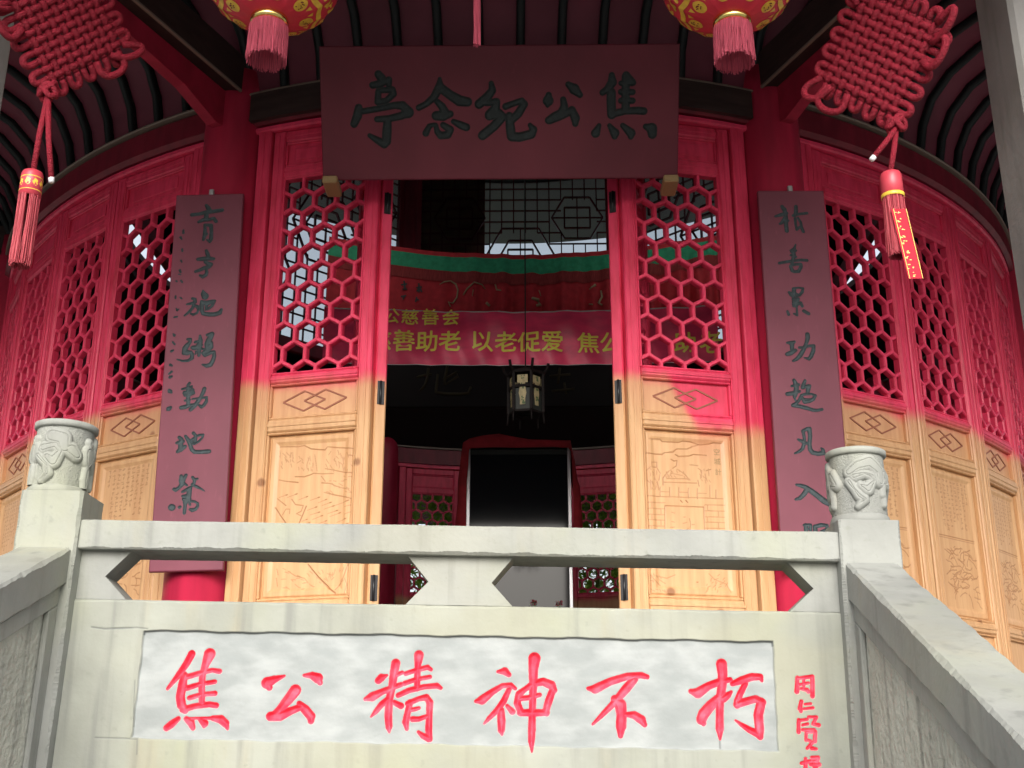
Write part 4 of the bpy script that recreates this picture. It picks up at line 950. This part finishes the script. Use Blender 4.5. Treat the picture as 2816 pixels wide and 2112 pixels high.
m = MB(); m.tube([tuple(q), (q[0], q[1], 3.74)], .003, 6); m.lathe([(0, .02), (.009, .018), (.013, .0), (.012, -.012), (0, -.012)], 20, tuple(q)); m.build('cord', M['rope'], th)

def knot(B, l, r, label, tail_px, tas_px, tail2, seed, ribbon):
    """panchang knot: a square lattice of cord hung by a corner; B its lowest corner, l and r the edges up from it"""
    B, l, r = map(np.array, (B, l, r)); n = np.cross(r, l); n /= np.linalg.norm(n)
    if n[1] > 0: n = -n
    th = thing('chinese_knot', label, 'knot', tuple(B), 'red cord knots under the eave corners')
    N = 10; rad_ = .0128; amp = .0095; rr = random.Random(seed)
    m = MB()
    def pt(a, b, h): return B+l*a+r*b+n*h
    def cords(flip):
        for k in range(N):
            s_ = (k+.5)/N; P = []
            for j in range(N*2+1):
                a = -.02+1.04*j/(2*N); ph = (a*N-.5)
                h = amp*math.cos(math.pi*(ph+k)+(math.pi if flip else 0))
                P.append(pt(a, s_, h) if not flip else pt(s_, a, h))
            m.tube(P, rad_, 8)
    cords(False); cords(True)
    def loop(c0, c1, out, size, lift=0.0):
        c0, c1, out = map(np.array, (c0, c1, out)); P = []
        mid = (c0+c1)/2; hv = (c1-c0)/2; hl = np.linalg.norm(hv)
        for i in range(15):
            t = math.pi*i/14; wd = 1+.55*math.sin(t)*size/.05
            P.append(mid-hv*math.cos(t)*min(wd, 1.7)+out*size*math.sin(t)**.8+n*lift*math.sin(t))
        m.tube(P, rad_, 8)
    eL, eR = l/np.linalg.norm(l), r/np.linalg.norm(r)
    for k in range(0, N, 2):
        a, b = (k+.5)/N, (k+1.5)/N
        big = .036+.012*rr.random()
        loop(pt(a, 1.02, 0), pt(b, 1.02, 0), eR, big, .004); loop(pt(a, -.02, 0), pt(b, -.02, 0), -eR, big, -.004)
        loop(pt(1.02, a, 0), pt(1.02, b, 0), eL, big, .004); loop(pt(-.02, a, 0), pt(-.02, b, 0), -eL, big, -.004)
    for (a0, b0), (a1, b1), d_, sz in (((1.02, .02), (.85, -.02), eL*.55-eR, .075), ((.02, 1.02), (-.02, .82), eR-eL*.55, .075), ((.98, 1.0), (1.0, .86), eL+eR, .10), ((.9, -.02), (.62, -.02), -eR, .08), ((-.02, .9), (-.02, .62), -eL, .065)):
        loop(pt(a0, b0, .012), pt(a1, b1, .012), d_, sz, .02)
    m.build('woven_cord', M['rope'], th)
    # button knot under the corner
    m = MB(); C = B+np.array([0, 0, -.02]); 
    for k in range(3):
        P = []
        for i in range(28):
            t = 2*math.pi*i/28; a = t+k*2*math.pi/3
            P.append(C+np.array([.026*math.cos(a)*(1+.15*math.sin(2*t)), .024*math.sin(a), -.012+.017*math.sin(2*t+k*2.1)+(k-1)*.012]))
        m.tube(P, .0105, 8, closed=True)
    m.build('button_knot', M['rope'], th)
    tp = on_y(*tas_px[0], B[1]); t0 = C+np.array([0, 0, -.035])
    m = MB(); m.tube([t0, (t0*.5+tp*.5)+np.array([0, -.006, 0]), tp], .0098, 10); m.build('cord', M['rope'], th)
    m = MB(); e2 = on_y(*tail_px, B[1]); m.tube([t0+np.array([.004, -.006, .01]), t0*.5+e2*.5+np.array([0, -.008, 0]), e2], .0098, 10)
    m.build('cord_end', M['rope'], th)
    m = MB(); dd = (e2-t0)/np.linalg.norm(e2-t0); m.tube([e2-dd*.001, e2+dd*.016], [.0104, .0095], 10); m.build('taped_tip', M['wrap'], th)
    # tassel: wrapped head and strands
    r_ = tas_px[2]; h_ = float(tp[2]-on_y(*tas_px[1], B[1])[2]); c = tuple(tp)
    m = MB(); m.lathe([(0, .004), (r_*.55, .003), (r_*.9, -.004), (r_, -.014), (r_*1.02, -h_), (r_*.8, -h_-.003)], 40, c); hd = m.build('tassel_head', M['cap'], th)
    m = MB()
    if ribbon:
        m.lathe([(r_*1.02, 0), (r_*1.06, -.001), (r_*1.06, -.013), (r_*1.02, -.014)], 40, (c[0], c[1], c[2]-h_+.012)); m.build('gold_band', M['gold'], hd)
    else:
        for i in range(9):
            a = 2*math.pi*(i+.1)/9; v = [(c[0]+r_*1.015*math.sin(a+x), c[1]-r_*1.015*math.cos(a+x), c[2]-h_*.55+z) for x, z in [(.24*math.cos(q_)*(1-.25*math.cos(5*q_)), .013*math.sin(q_)*(1+.2*math.sin(4*q_))) for q_ in np.linspace(0, 2*math.pi, 16, endpoint=False)]]
            m.add(v, [tuple(range(16))])
        for z in (-.30, -.82): m.lathe([(r_*1.0, 0), (r_*1.03, -.001), (r_*1.03, -.003), (r_*1.0, -.004)], 40, (c[0], c[1], c[2]+h_*z))
        m.build('gold_print', M['gold'], hd)
    Ls = float(c[2]-h_-on_y(*tas_px[3], B[1])[2])
    m = MB(); strands(m, (c[0], c[1], c[2]-h_+.004), r_*.98, Ls, 330, seed, .0014, gap=.25 if not ribbon else None, spread=.97)
    m.build('strands', M['thread'], th)
    if ribbon:
        m = MB(); x0, x1 = on_y(2450, 640, B[1])[0], on_y(2490, 640, B[1])[0]; y_ = c[1]-r_-.004
        zt_, zb_ = on_y(2460, 590, B[1])[2], on_y(2480, 782, B[1])[2]; sh = .026
        m.add([(x0-.004, y_, zt_), (x1-.006, y_-.002, zt_), (x1+sh-.004, y_-.006, zb_), (x0+sh, y_-.004, zb_), (x0-.004, y_+.002, zt_), (x1-.006, y_, zt_), (x1+sh-.004, y_-.004, zb_), (x0+sh, y_-.002, zb_)], [(0, 1, 2, 3), (7, 6, 5, 4), (0, 4, 5, 1), (1, 5, 6, 2), (2, 6, 7, 3), (3, 7, 4, 0)])
        rb = m.build('ribbon', M['ribbon'], th)
        m = MB(); rq = random.Random(9)
        for i in range(9):
            u = (i+.5)/9; xx = x0+(sh)*u; zz = zt_+(zb_-zt_)*u; yy = y_-.0045*u-.0025
            for _ in range(4):
                x_ = xx+rq.uniform(.008, .026); z_ = zz+rq.uniform(-.008, .008); wq, hq = rq.uniform(.003, .008), rq.uniform(.0008, .002)
                m.add([(x_-wq/2, yy, z_-hq), (x_+wq/2, yy-.0004, z_-hq), (x_+wq/2, yy-.0004, z_+hq), (x_-wq/2, yy, z_+hq)], [(0, 1, 2, 3)])
        for s_ in (.08, .95):
            xa = x0+(x1-x0)*s_; m.add([(xa-.001, y_-.002, zt_), (xa+.001, y_-.002, zt_), (xa+sh+.001, y_-.0068, zb_), (xa+sh-.001, y_-.0068, zb_)], [(0, 1, 2, 3)])
        m.build('gold_print', M['gold'], rb)
    # cord up to the eave
    Tt = B+l+r; m = MB(); zc = 3.745
    m.tube([Tt-(l+r)*.05, Tt+np.array([0, 0, .1]), (Tt[0], Tt[1], zc)], .0085, 8); m.build('hanging_cord', M['rope'], th)
knot((1.393, -4.913, 2.172), (-.196, .118, .219), (.1105, -.2077, .2120), 'red woven cord knot with a gold banded tassel and gold printed ribbon, upper right', (2404, 432), ((2449, 476), (2460, 545), .036, (2490, 710)), None, 3, True)
knot((-1.550, -4.913, 2.324), (-.0888, -.2321, .1987), (.1837, .1251, .2311), 'red woven cord knot with a gold dotted tassel head, upper left', (142, 490), ((92, 472), (78, 540), .036, (58, 736)), None, 5, False)

# ================================================================== inside the hall
def cloth(name, label, cat, Y, xs, top, bot, fold, material, parent=None, nx=160, nz=16, thick=.002):
    """hung cloth: top(x), bot(x) heights, fold(x,v) depth"""
    m = MB(); m.smooth = True; vs = []
    for side in (0, 1):
        for j in range(nz+1):
            for i in range(nx+1):
                x = xs[0]+(xs[1]-xs[0])*i/nx; v = j/nz; z = top(x)+(bot(x)-top(x))*v; vs.append((x, Y+fold(x, v)+side*thick, z))
    n = (nx+1)*(nz+1); fs = []
    for j in range(nz):
        for i in range(nx):
            k = j*(nx+1)+i; fs.append((k, k+nx+1, k+nx+2, k+1)); fs.append((n+k, n+k+1, n+k+nx+2, n+k+nx+1))
    m.add(vs, fs); return m
# banner
YBn = -2.05
q0 = on_y(893, 850, YBn); q1 = on_y(1970, 850, YBn); bxs = (float(q0[0]), float(q1[0])); bcx = sum(bxs)/2; bhw = (bxs[1]-bxs[0])/2
zt_ = float(on_y(1380, 858, YBn)[2]); zb_ = float(on_y(1380, 1002, YBn)[2])
sag = lambda x: -.035*(1-((x-bcx)/bhw)**2)
btop = lambda x: zt_+.035+sag(x)+.03*abs((x-bcx)/bhw)**2*0; bbot = lambda x: zb_+.02+sag(x)*.6
def bfold(x, v): return .012*math.sin(x*13+v*2.6)*math.sin(math.pi*min(1, v+.15))+.008*math.sin(x*31-v*4)+.03*(v-.5)**2
ban = thing('banner', 'red cloth banner with yellow printed characters strung across the doorway', 'banner', (bcx, YBn, zb_))
m = cloth('b', '', '', YBn, bxs, btop, bbot, bfold, None); m.cur = 1; bh = zt_-zb_
def bmap(x, z, e=0):
    v = min(1, max(0, (btop(x)-z)/(btop(x)-bbot(x)))); return (x, YBn+bfold(x, v)-.003-e, z)
def line(txt, xs_px, y_px, size):
    for ch, xp in zip(txt, xs_px):
        if ch == ' ': continue
        c = on_y(xp*1.27306, y_px*1.27306, YBn); put_glyph(m, ch, bmap, float(c[0]), float(c[2])+sag(float(c[0]))*0, size, .018)
sz = 49*1.27306/FPX*7.1
line('焦公慈善会', (806, 846, 886, 930, 974), 684, sz*.78)
line('慈善助老', (822, 873, 922, 972), 736, sz); line('以老促爱', (1043, 1093, 1143, 1193), 738, sz); line('焦公助老', (1271, 1321, 1480, 1535), 740, sz)
m.build('cloth', [M['banner'], M['yellow']], ban)
m = MB(); m.tube([(x, YBn+bfold(x, 0), btop(x)+.002) for x in np.linspace(bxs[0], bxs[1], 30)], .004, 6); m.tube([(x, YBn+bfold(x, 1), bbot(x)-.002) for x in np.linspace(bxs[0], bxs[1], 30)], .0022, 5); m.build('hem_cord', M['white'], ban)
# embroidered valance behind the banner
YV = -.35
vx = (float(on_y(900, 760, YV)[0]), float(on_y(1990, 760, YV)[0])); vz = lambda y: float(on_y(1380, y, YV)[2]); vc = sum(vx)/2; vh = (vx[1]-vx[0])/2
sagv = lambda x: .16*((x-vc)/vh)**2
def vf(x, v):
    k = max(0, min(1, (x-vx[0]-.75)/.5)); return (.040*math.sin(x*24+1.5*math.sin(x*5))+.020*math.sin(x*57+1))*k*(.15+.85*v)+.008*math.sin(x*9)
val = thing('valance', 'red embroidered valance with a green gathered top band, hung behind the banner', 'valance', (vc, YV, vz(880)))
def band(name, y0, y1, mt, dy=0):
    cloth('v', '', '', YV+dy, vx, lambda x: vz(y0)+sagv(x), lambda x: vz(y1)+sagv(x), lambda x, v: vf(x, (y0+(y1-y0)*v-700)/180), None, nx=260, nz=6).build(name, mt, val)
band('red_hem', 700, 712, M['red_cloth']); band('green_band', 712, 752, M['green_cloth']); band('fringe_band', 752, 782, M['dull_cloth'], -.004)
m = cloth('v', '', '', YV+.004, vx, lambda x: vz(752)+sagv(x), lambda x: vz(900)+sagv(x), lambda x, v: vf(x, (52+148*v)/180), None, nx=260, nz=6); m.cur = 1; k = 2212/640
for tx in ("515,1010,10 560,985,20 620,970,24 670,1000,24 690,1060,22 680,1130,20 640,1180,22 600,1170,20 620,1215,16", "740,1110,18 780,1050,22 850,1010,24 920,1010,20 950,1050,14", "840,1080,14 830,1140,12", "1045,1000,24 1060,1060,22 1100,1090,16", "960,1180,40 990,1210,40", "1400,1160,40 1450,1150,60 1470,1190,60 1440,1210,40", "1940,1050,18 2000,1010,40", "2050,1070,26 2060,1130,30 2030,1180,34 2060,1210,30", "1940,1190,24 1970,1200,20", "1460,1050,14 1480,1100,14"):
    P = [(on_y(1060+x/k, 490+y/k, YV), w_/k) for x, y, w_ in parse(tx, 0, 0, 1)[0]]
    m.tube([(a[0], YV+vf(a[0], .8)-.004, a[2]) for a, wa in P], [wa*.0009*3.456/k*1.0 for a, wa in P], 8)
m.cur = 2
for tx in ("180,980,10 190,1060,8;150,1020,10 210,1010,8;165,1060,8 210,1060,8", "320,1000,10 322,1090,8;295,1045,10 350,1035,8;300,1080,8 320,1050,8;330,1050,8 350,1085,8", "150,1130,8 200,1120,8;185,1120,8 170,1160,8", "290,1150,8 320,1160,8;300,1130,8 290,1180,8"):
    for st_ in parse(tx, 0, 0, 1):
        P = [on_y(1060+x/k, 490+y/k, YV) for x, y, w_ in st_]; a, b = P[0], P[-1]; d = b-a; L_ = math.hypot(d[0], d[2])+1e-6; nx_, nz_ = -d[2]/L_*.006, d[0]/L_*.006
        m.add([(a[0]+s*nx_, YV+vf(a[0], .8)-.007, a[2]+s*nz_) for s in (1, -1)]+[(b[0]+s*nx_, YV+vf(b[0], .8)-.007, b[2]+s*nz_) for s in (-1, 1)], [(0, 1, 2, 3)])
m.build('red_cloth', [M['red_cloth'], M['thread_gold'], M['ink']], val)
# palace lantern
YP = -2.35
pc = on_y(1446, 1092, YP); s_ = 1/FPX*6.6
th = thing('palace_lantern', 'small dark hexagonal palace lantern with cream painted panes hanging inside the doorway', 'lantern', tuple(map(float, pc)))
m = MB(); R1 = 48*s_
def hexring(z0, z1, r0, r1, rin): m.lathe([(rin, z0), (r0, z0), (r1, z1), (rin, z1), (rin, z0)], 6, tuple(pc), a0=rad(18), a1=rad(378), smooth=False)
zt2 = 76*s_
hexring(zt2-.035, zt2-.02, R1*1.05, R1*1.12, R1*.5); hexring(zt2-.12, zt2-.105, R1*1.02, R1*1.02, R1*.5); hexring(-zt2*.66, -zt2*.58, R1*.95, R1*.95, R1*.5)
for i in range(6):
    a = rad(18)+i*math.pi/3; x, y = pc[0]+R1*math.sin(a), pc[1]-R1*math.cos(a)
    m.bbox((x-.008, y-.008, pc[2]-zt2*.62), (x+.008, y+.008, pc[2]+zt2-.02), .002)
    m.tube([(x, y, pc[2]+zt2-.03), (pc[0]+R1*1.25*math.sin(a), pc[1]-R1*1.25*math.cos(a), pc[2]+zt2), (pc[0]+R1*1.32*math.sin(a), pc[1]-R1*1.32*math.cos(a), pc[2]+zt2+.03)], .008, 6)
    m.tube([(x, y, pc[2]-zt2*.62), (pc[0]+R1*1.05*math.sin(a), pc[1]-R1*1.05*math.cos(a), pc[2]-zt2*1.0)], .005, 6)
m.lathe([(0, .02), (R1*1.05, -.02), (R1*1.0, -.03), (0, -.01)], 6, (pc[0], pc[1], pc[2]+zt2), a0=rad(18), a1=rad(378), smooth=False)
fr_ = m.build('frame', M['dark_wood'], th)
for i in range(6):
    a = rad(18)+(i+.5)*math.pi/3; T_ = Matrix.Translation(Vector(pc)) @ rotz(a); r_ = R1*.866-.006; m = MB(); h = R1*.27
    m.box((-h*1.5, -r_, -zt2*.58), (h*1.5, -r_+.004, zt2-.125), T_); m.build('dark_pane', M['dark_int'], th)
    m = MB(); m.prism([(-h*.55, -zt2*.42), (h*.55, -zt2*.42), (h*.55, -zt2*.2), (h*.8, -.0), (h*.55, zt2*.25), (h*.55, zt2*.42), (-h*.55, zt2*.42), (-h*.55, zt2*.25), (-h*.8, 0), (-h*.55, -zt2*.2)], -r_-.003, -r_-.001, T_)
    m.prism([(-h*1.1, zt2-.095), (h*1.1, zt2-.095), (h*1.1, zt2-.05), (-h*1.1, zt2-.05)], -r_-.003, -r_-.001, T_)
    pn = m.build('painted_pane', M['cream'], th); m = MB(); rr = random.Random(i)
    for _ in range(14):
        x, z = rr.uniform(-h*.4, h*.4), rr.choice((rr.uniform(-zt2*.38, zt2*.38), rr.uniform(zt2-.09, zt2-.055))); w_ = rr.uniform(.003, .007)
        m.prism([(x-w_, z-w_*.7), (x+w_, z-w_), (x+w_*.8, z+w_), (x-w_*.5, z+w_*1.2)], -r_-.0042, -r_-.0031, T_)
    m.build('pane_picture', M['paint_green'], pn)
m = MB(); m.tube([(pc[0], pc[1], pc[2]+zt2), (pc[0], pc[1], 3.95)], .0035, 6); m.build('cord', M['ink'], th)
# dim board with old gilt characters on the beam behind
YD = -.05
def dimq(x, y): return on_y(1060+x/k, 980+y/k, YD)
a_ = dimq(-260, 20); b_ = dimq(2480, 480)
th = thing('inner_plaque', 'dark inner plaque with dull gilt characters in the gloom behind the lantern', 'plaque', (0, YD, float(b_[2])))
m = MB(); m.bbox((float(a_[0]), YD, float(b_[2])), (float(b_[0]), YD+.04, float(a_[2])+.25), .01); m.cur = 1
for tx in ("300,200,22 370,180,26 440,170,22;410,110,24 400,200,26 380,270,24 330,330,18;590,90,26 570,200,28 560,270,18;500,170,20 490,260,26 480,340,30 560,355,30 700,360,30 790,350,28 815,290,22;550,220,20 680,150,24 690,190,22 570,270,18", "1660,110,24 1640,260,22;1560,190,22 1760,170,22;1580,330,22 1800,310,22;1700,250,20 1720,360,20"):
    for st_ in parse(tx, 0, 0, 1):
        P = [(dimq(x, y), w_*.0012) for x, y, w_ in st_]
        m.tube([(a[0], YD, a[2]) for a, wa in P], [wa*.36 for a, wa in P], 8)
m.build('board', [M['dark_wood'], M['dim_gold']], th)
# glass cabinet with its red drape
YC = .0
def cq(x, y): return on_y(1060+x/k, 980+y/k, YC)
x0, x1 = float(cq(768, 1500)[0]), float(cq(1772, 1500)[0]); ztc = float(cq(1270, 870)[2]); dp = .6
cab = thing('glass_cabinet', 'tall dark glass display cabinet with bright metal edges in the middle of the hall', 'cabinet', ((x0+x1)/2, YC+dp/2, FLOOR))
m = MB(); wE = .026
for x in (x0, x1-wE):
    for y in (YC, YC+dp-wE): m.bbox((x, y, FLOOR), (x+wE, y+wE, ztc), .003)
m.build('metal_edge', M['alu'], cab)
m = MB()
for z in (FLOOR+.01, .72, ztc-.05): m.bbox((x0+wE, YC+.002, z), (x1-wE, YC+wE, z+.04), .003)
m.bbox((x0, YC, ztc), (x1, YC+dp, ztc+.05), .006); m.build('rail', M['dark_int'], cab)
m = MB(); m.box((x0+wE, YC+.010, FLOOR+.06), (x1-wE, YC+.016, ztc-.051)); m.build('glass_front', M['case'], cab)
m = MB(); m.box((x0+.01, YC+dp-.02, FLOOR), (x1-.01, YC+dp-.01, ztc)); m.box((x0+.008, YC+wE, FLOOR), (x0+.014, YC+dp-wE, ztc)); m.box((x1-.014, YC+wE, FLOOR), (x1-.008, YC+dp-wE, ztc)); m.box((x0+.02, YC+.03, FLOOR+.02), (x1-.02, YC+dp-.03, FLOOR+.10)); m.build('back_panel', M['dark_int'], cab)
dr = thing('red_drape', 'red cloth draped over the top and sides of the glass cabinet', 'drape', ((x0+x1)/2, YC+.1, 1.0))
m = MB(); m.smooth = True; Q = []
pts = [(1880, 1640), (1850, 1240), (1830, 1180), (1800, 1000), (1775, 880), (1760, 800), (1600, 795), (1380, 790), (1200, 760), (1080, 735), (940, 750), (800, 780), (740, 820), (725, 900), (710, 1030), (690, 1180), (685, 1400), (660, 1640)]
inn = [(1790, 1640), (1785, 1240), (1780, 1180), (1775, 1000), (1762, 900), (1740, 870), (1600, 860), (1380, 865), (1200, 868), (1080, 862), (940, 866), (820, 872), (800, 880), (795, 920), (790, 1040), (775, 1180), (770, 1400), (765, 1640)]
vs = []
for i, ((a, b), (c_, d_)) in enumerate(zip(pts, inn)):
    p = on_y(1060+a/k, 980+b/k, YC-.03+.012*math.sin(i*2.1)); q = on_y(1060+c_/k, 980+d_/k, YC-.04); vs += [tuple(q), tuple((p+q)/2+np.array([0, -.02*(i % 2), 0])), tuple(p), (p[0], YC+dp, p[2]-.02)]
fs = []
for i in range(len(pts)-1):
    for j in range(3): fs.append((i*4+j, i*4+j+1, i*4+j+5, i*4+j+4))
m.add(vs, fs); m.build('cloth', M['drape'], dr)
# altar with two small pots of flowers before the cabinet
YA = -.55
for x, y, lb in ((1467, 1655, 'left small red flowers in a pot just showing over the parapet'), (1537, 1657, 'right small red flowers in a pot just showing over the parapet')):
    q = on_y(x, y, YA); th = thing('flower_pot', lb, 'flowers', (float(q[0]), YA, .98), 'flower pots on the altar'); rr = random.Random(x)
    m = MB(); m.lathe([(0, .98), (.03, .98), (.04, 1.04), (.035, 1.05), (0, 1.05)], 20, (q[0], YA, 0)); m.build('pot', M['cap'], th)
    m = MB()
    for _ in range(6):
        a, b = rr.uniform(-.025, .025), rr.uniform(-.02, .02); top_ = float(q[2])+rr.uniform(-.015, .012)
        m.tube([(q[0], YA, 1.04), (q[0]+a, YA+b, top_)], .0015, 5)
    m.build('stems', M['culm'], th); m = MB()
    for _ in range(26):
        c = Vector((float(q[0])+rr.uniform(-.022, .022), YA+rr.uniform(-.02, .02), float(q[2])+rr.uniform(-.02, .010))); u = Vector((rr.uniform(-1, 1), rr.uniform(-1, 1), rr.uniform(-1, 1))).normalized()*.010; v = u.orthogonal().normalized()*.007
        m.add([c-u, c-v, c+u, c+v], [(0, 1, 2, 3)])
    m.build('petals', M['petal'], th)
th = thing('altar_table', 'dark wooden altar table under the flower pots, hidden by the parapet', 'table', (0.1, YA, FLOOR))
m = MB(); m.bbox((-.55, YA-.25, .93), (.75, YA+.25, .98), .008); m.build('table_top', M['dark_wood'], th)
for x in (-.5, .7):
    for y in (YA-.2, YA+.2): m = MB(); m.bbox((x-.03, y-.03, FLOOR), (x+.03, y+.03, .93), .006); m.build('leg', M['dark_wood'], th)

# ================================================================== ground and planting
def struct(name, m, mt): return tag(m.build(name, mt), kind='structure')
m = MB(); m.box((-120, -120, -1.9), (120, 120, -1.6)); struct('ground', m, M['ground'])
m = MB(); m.lathe([(0, -1.596), (5.32, -1.596), (5.32, .25), (0, .25)], 8, a0=rad(22.5), a1=rad(382.5), smooth=False); struct('platform', m, M['floor'])
m = MB(); m.box((-1.4, -5.10, -1.598), (1.5, -4.93, -.35)); struct('landing', m, M['floor'])
def bamboo(x, y, seed, label):
    rr = random.Random(seed); th = thing('bamboo_clump', label, 'bamboo', (x, y, -1.6), 'bamboo behind the pavilion')
    m = MB(); f = MB()
    for c in range(9):
        bx_, by_ = x+rr.uniform(-.6, .6), y+rr.uniform(-.4, .4); lean = rr.uniform(-.12, .12); H_ = rr.uniform(5.0, 7.0)
        P = [(bx_+lean*t*t*H_*.3, by_+.05*t, -1.6+H_*t) for t in np.linspace(0, 1, 9)]; m.tube(P, [.028*(1-.75*t) for t in np.linspace(0, 1, 9)], 7)
        for _ in range(520):
            t = rr.uniform(.42, .97); i = min(7, int(t*8)); p = Vector(P[i]).lerp(Vector(P[i+1]), t*8-i); a = rr.uniform(0, 6.28); R_ = rr.uniform(.05, .65)
            c0 = p+Vector((R_*math.cos(a), R_*math.sin(a), rr.uniform(-.25, .2))); d = Vector((math.cos(a)*.6+rr.uniform(-.5, .5), math.sin(a)*.6+rr.uniform(-.5, .5), rr.uniform(-.9, .3))).normalized(); L_ = rr.uniform(.14, .26)
            s2 = d.cross(Vector((rr.uniform(-.4, .4), rr.uniform(-.4, .4), 1))).normalized()*L_*.11
            f.add([c0, c0+d*L_*.4+s2, c0+d*L_, c0+d*L_*.4-s2], [(0, 1, 2, 3)])
    m.build('culms', M['culm'], th); f.build('leaves', M['leafgreen'], th)
bamboo(-1.0, 5.2, 1, 'bamboo clump seen through the rear lattice left of the glass cabinet'); bamboo(.05, 6.2, 2, 'bamboo clump behind the rear lattice, straight behind the glass cabinet'); bamboo(1.05, 5.3, 3, 'bamboo clump seen through the rear lattice right of the glass cabinet')
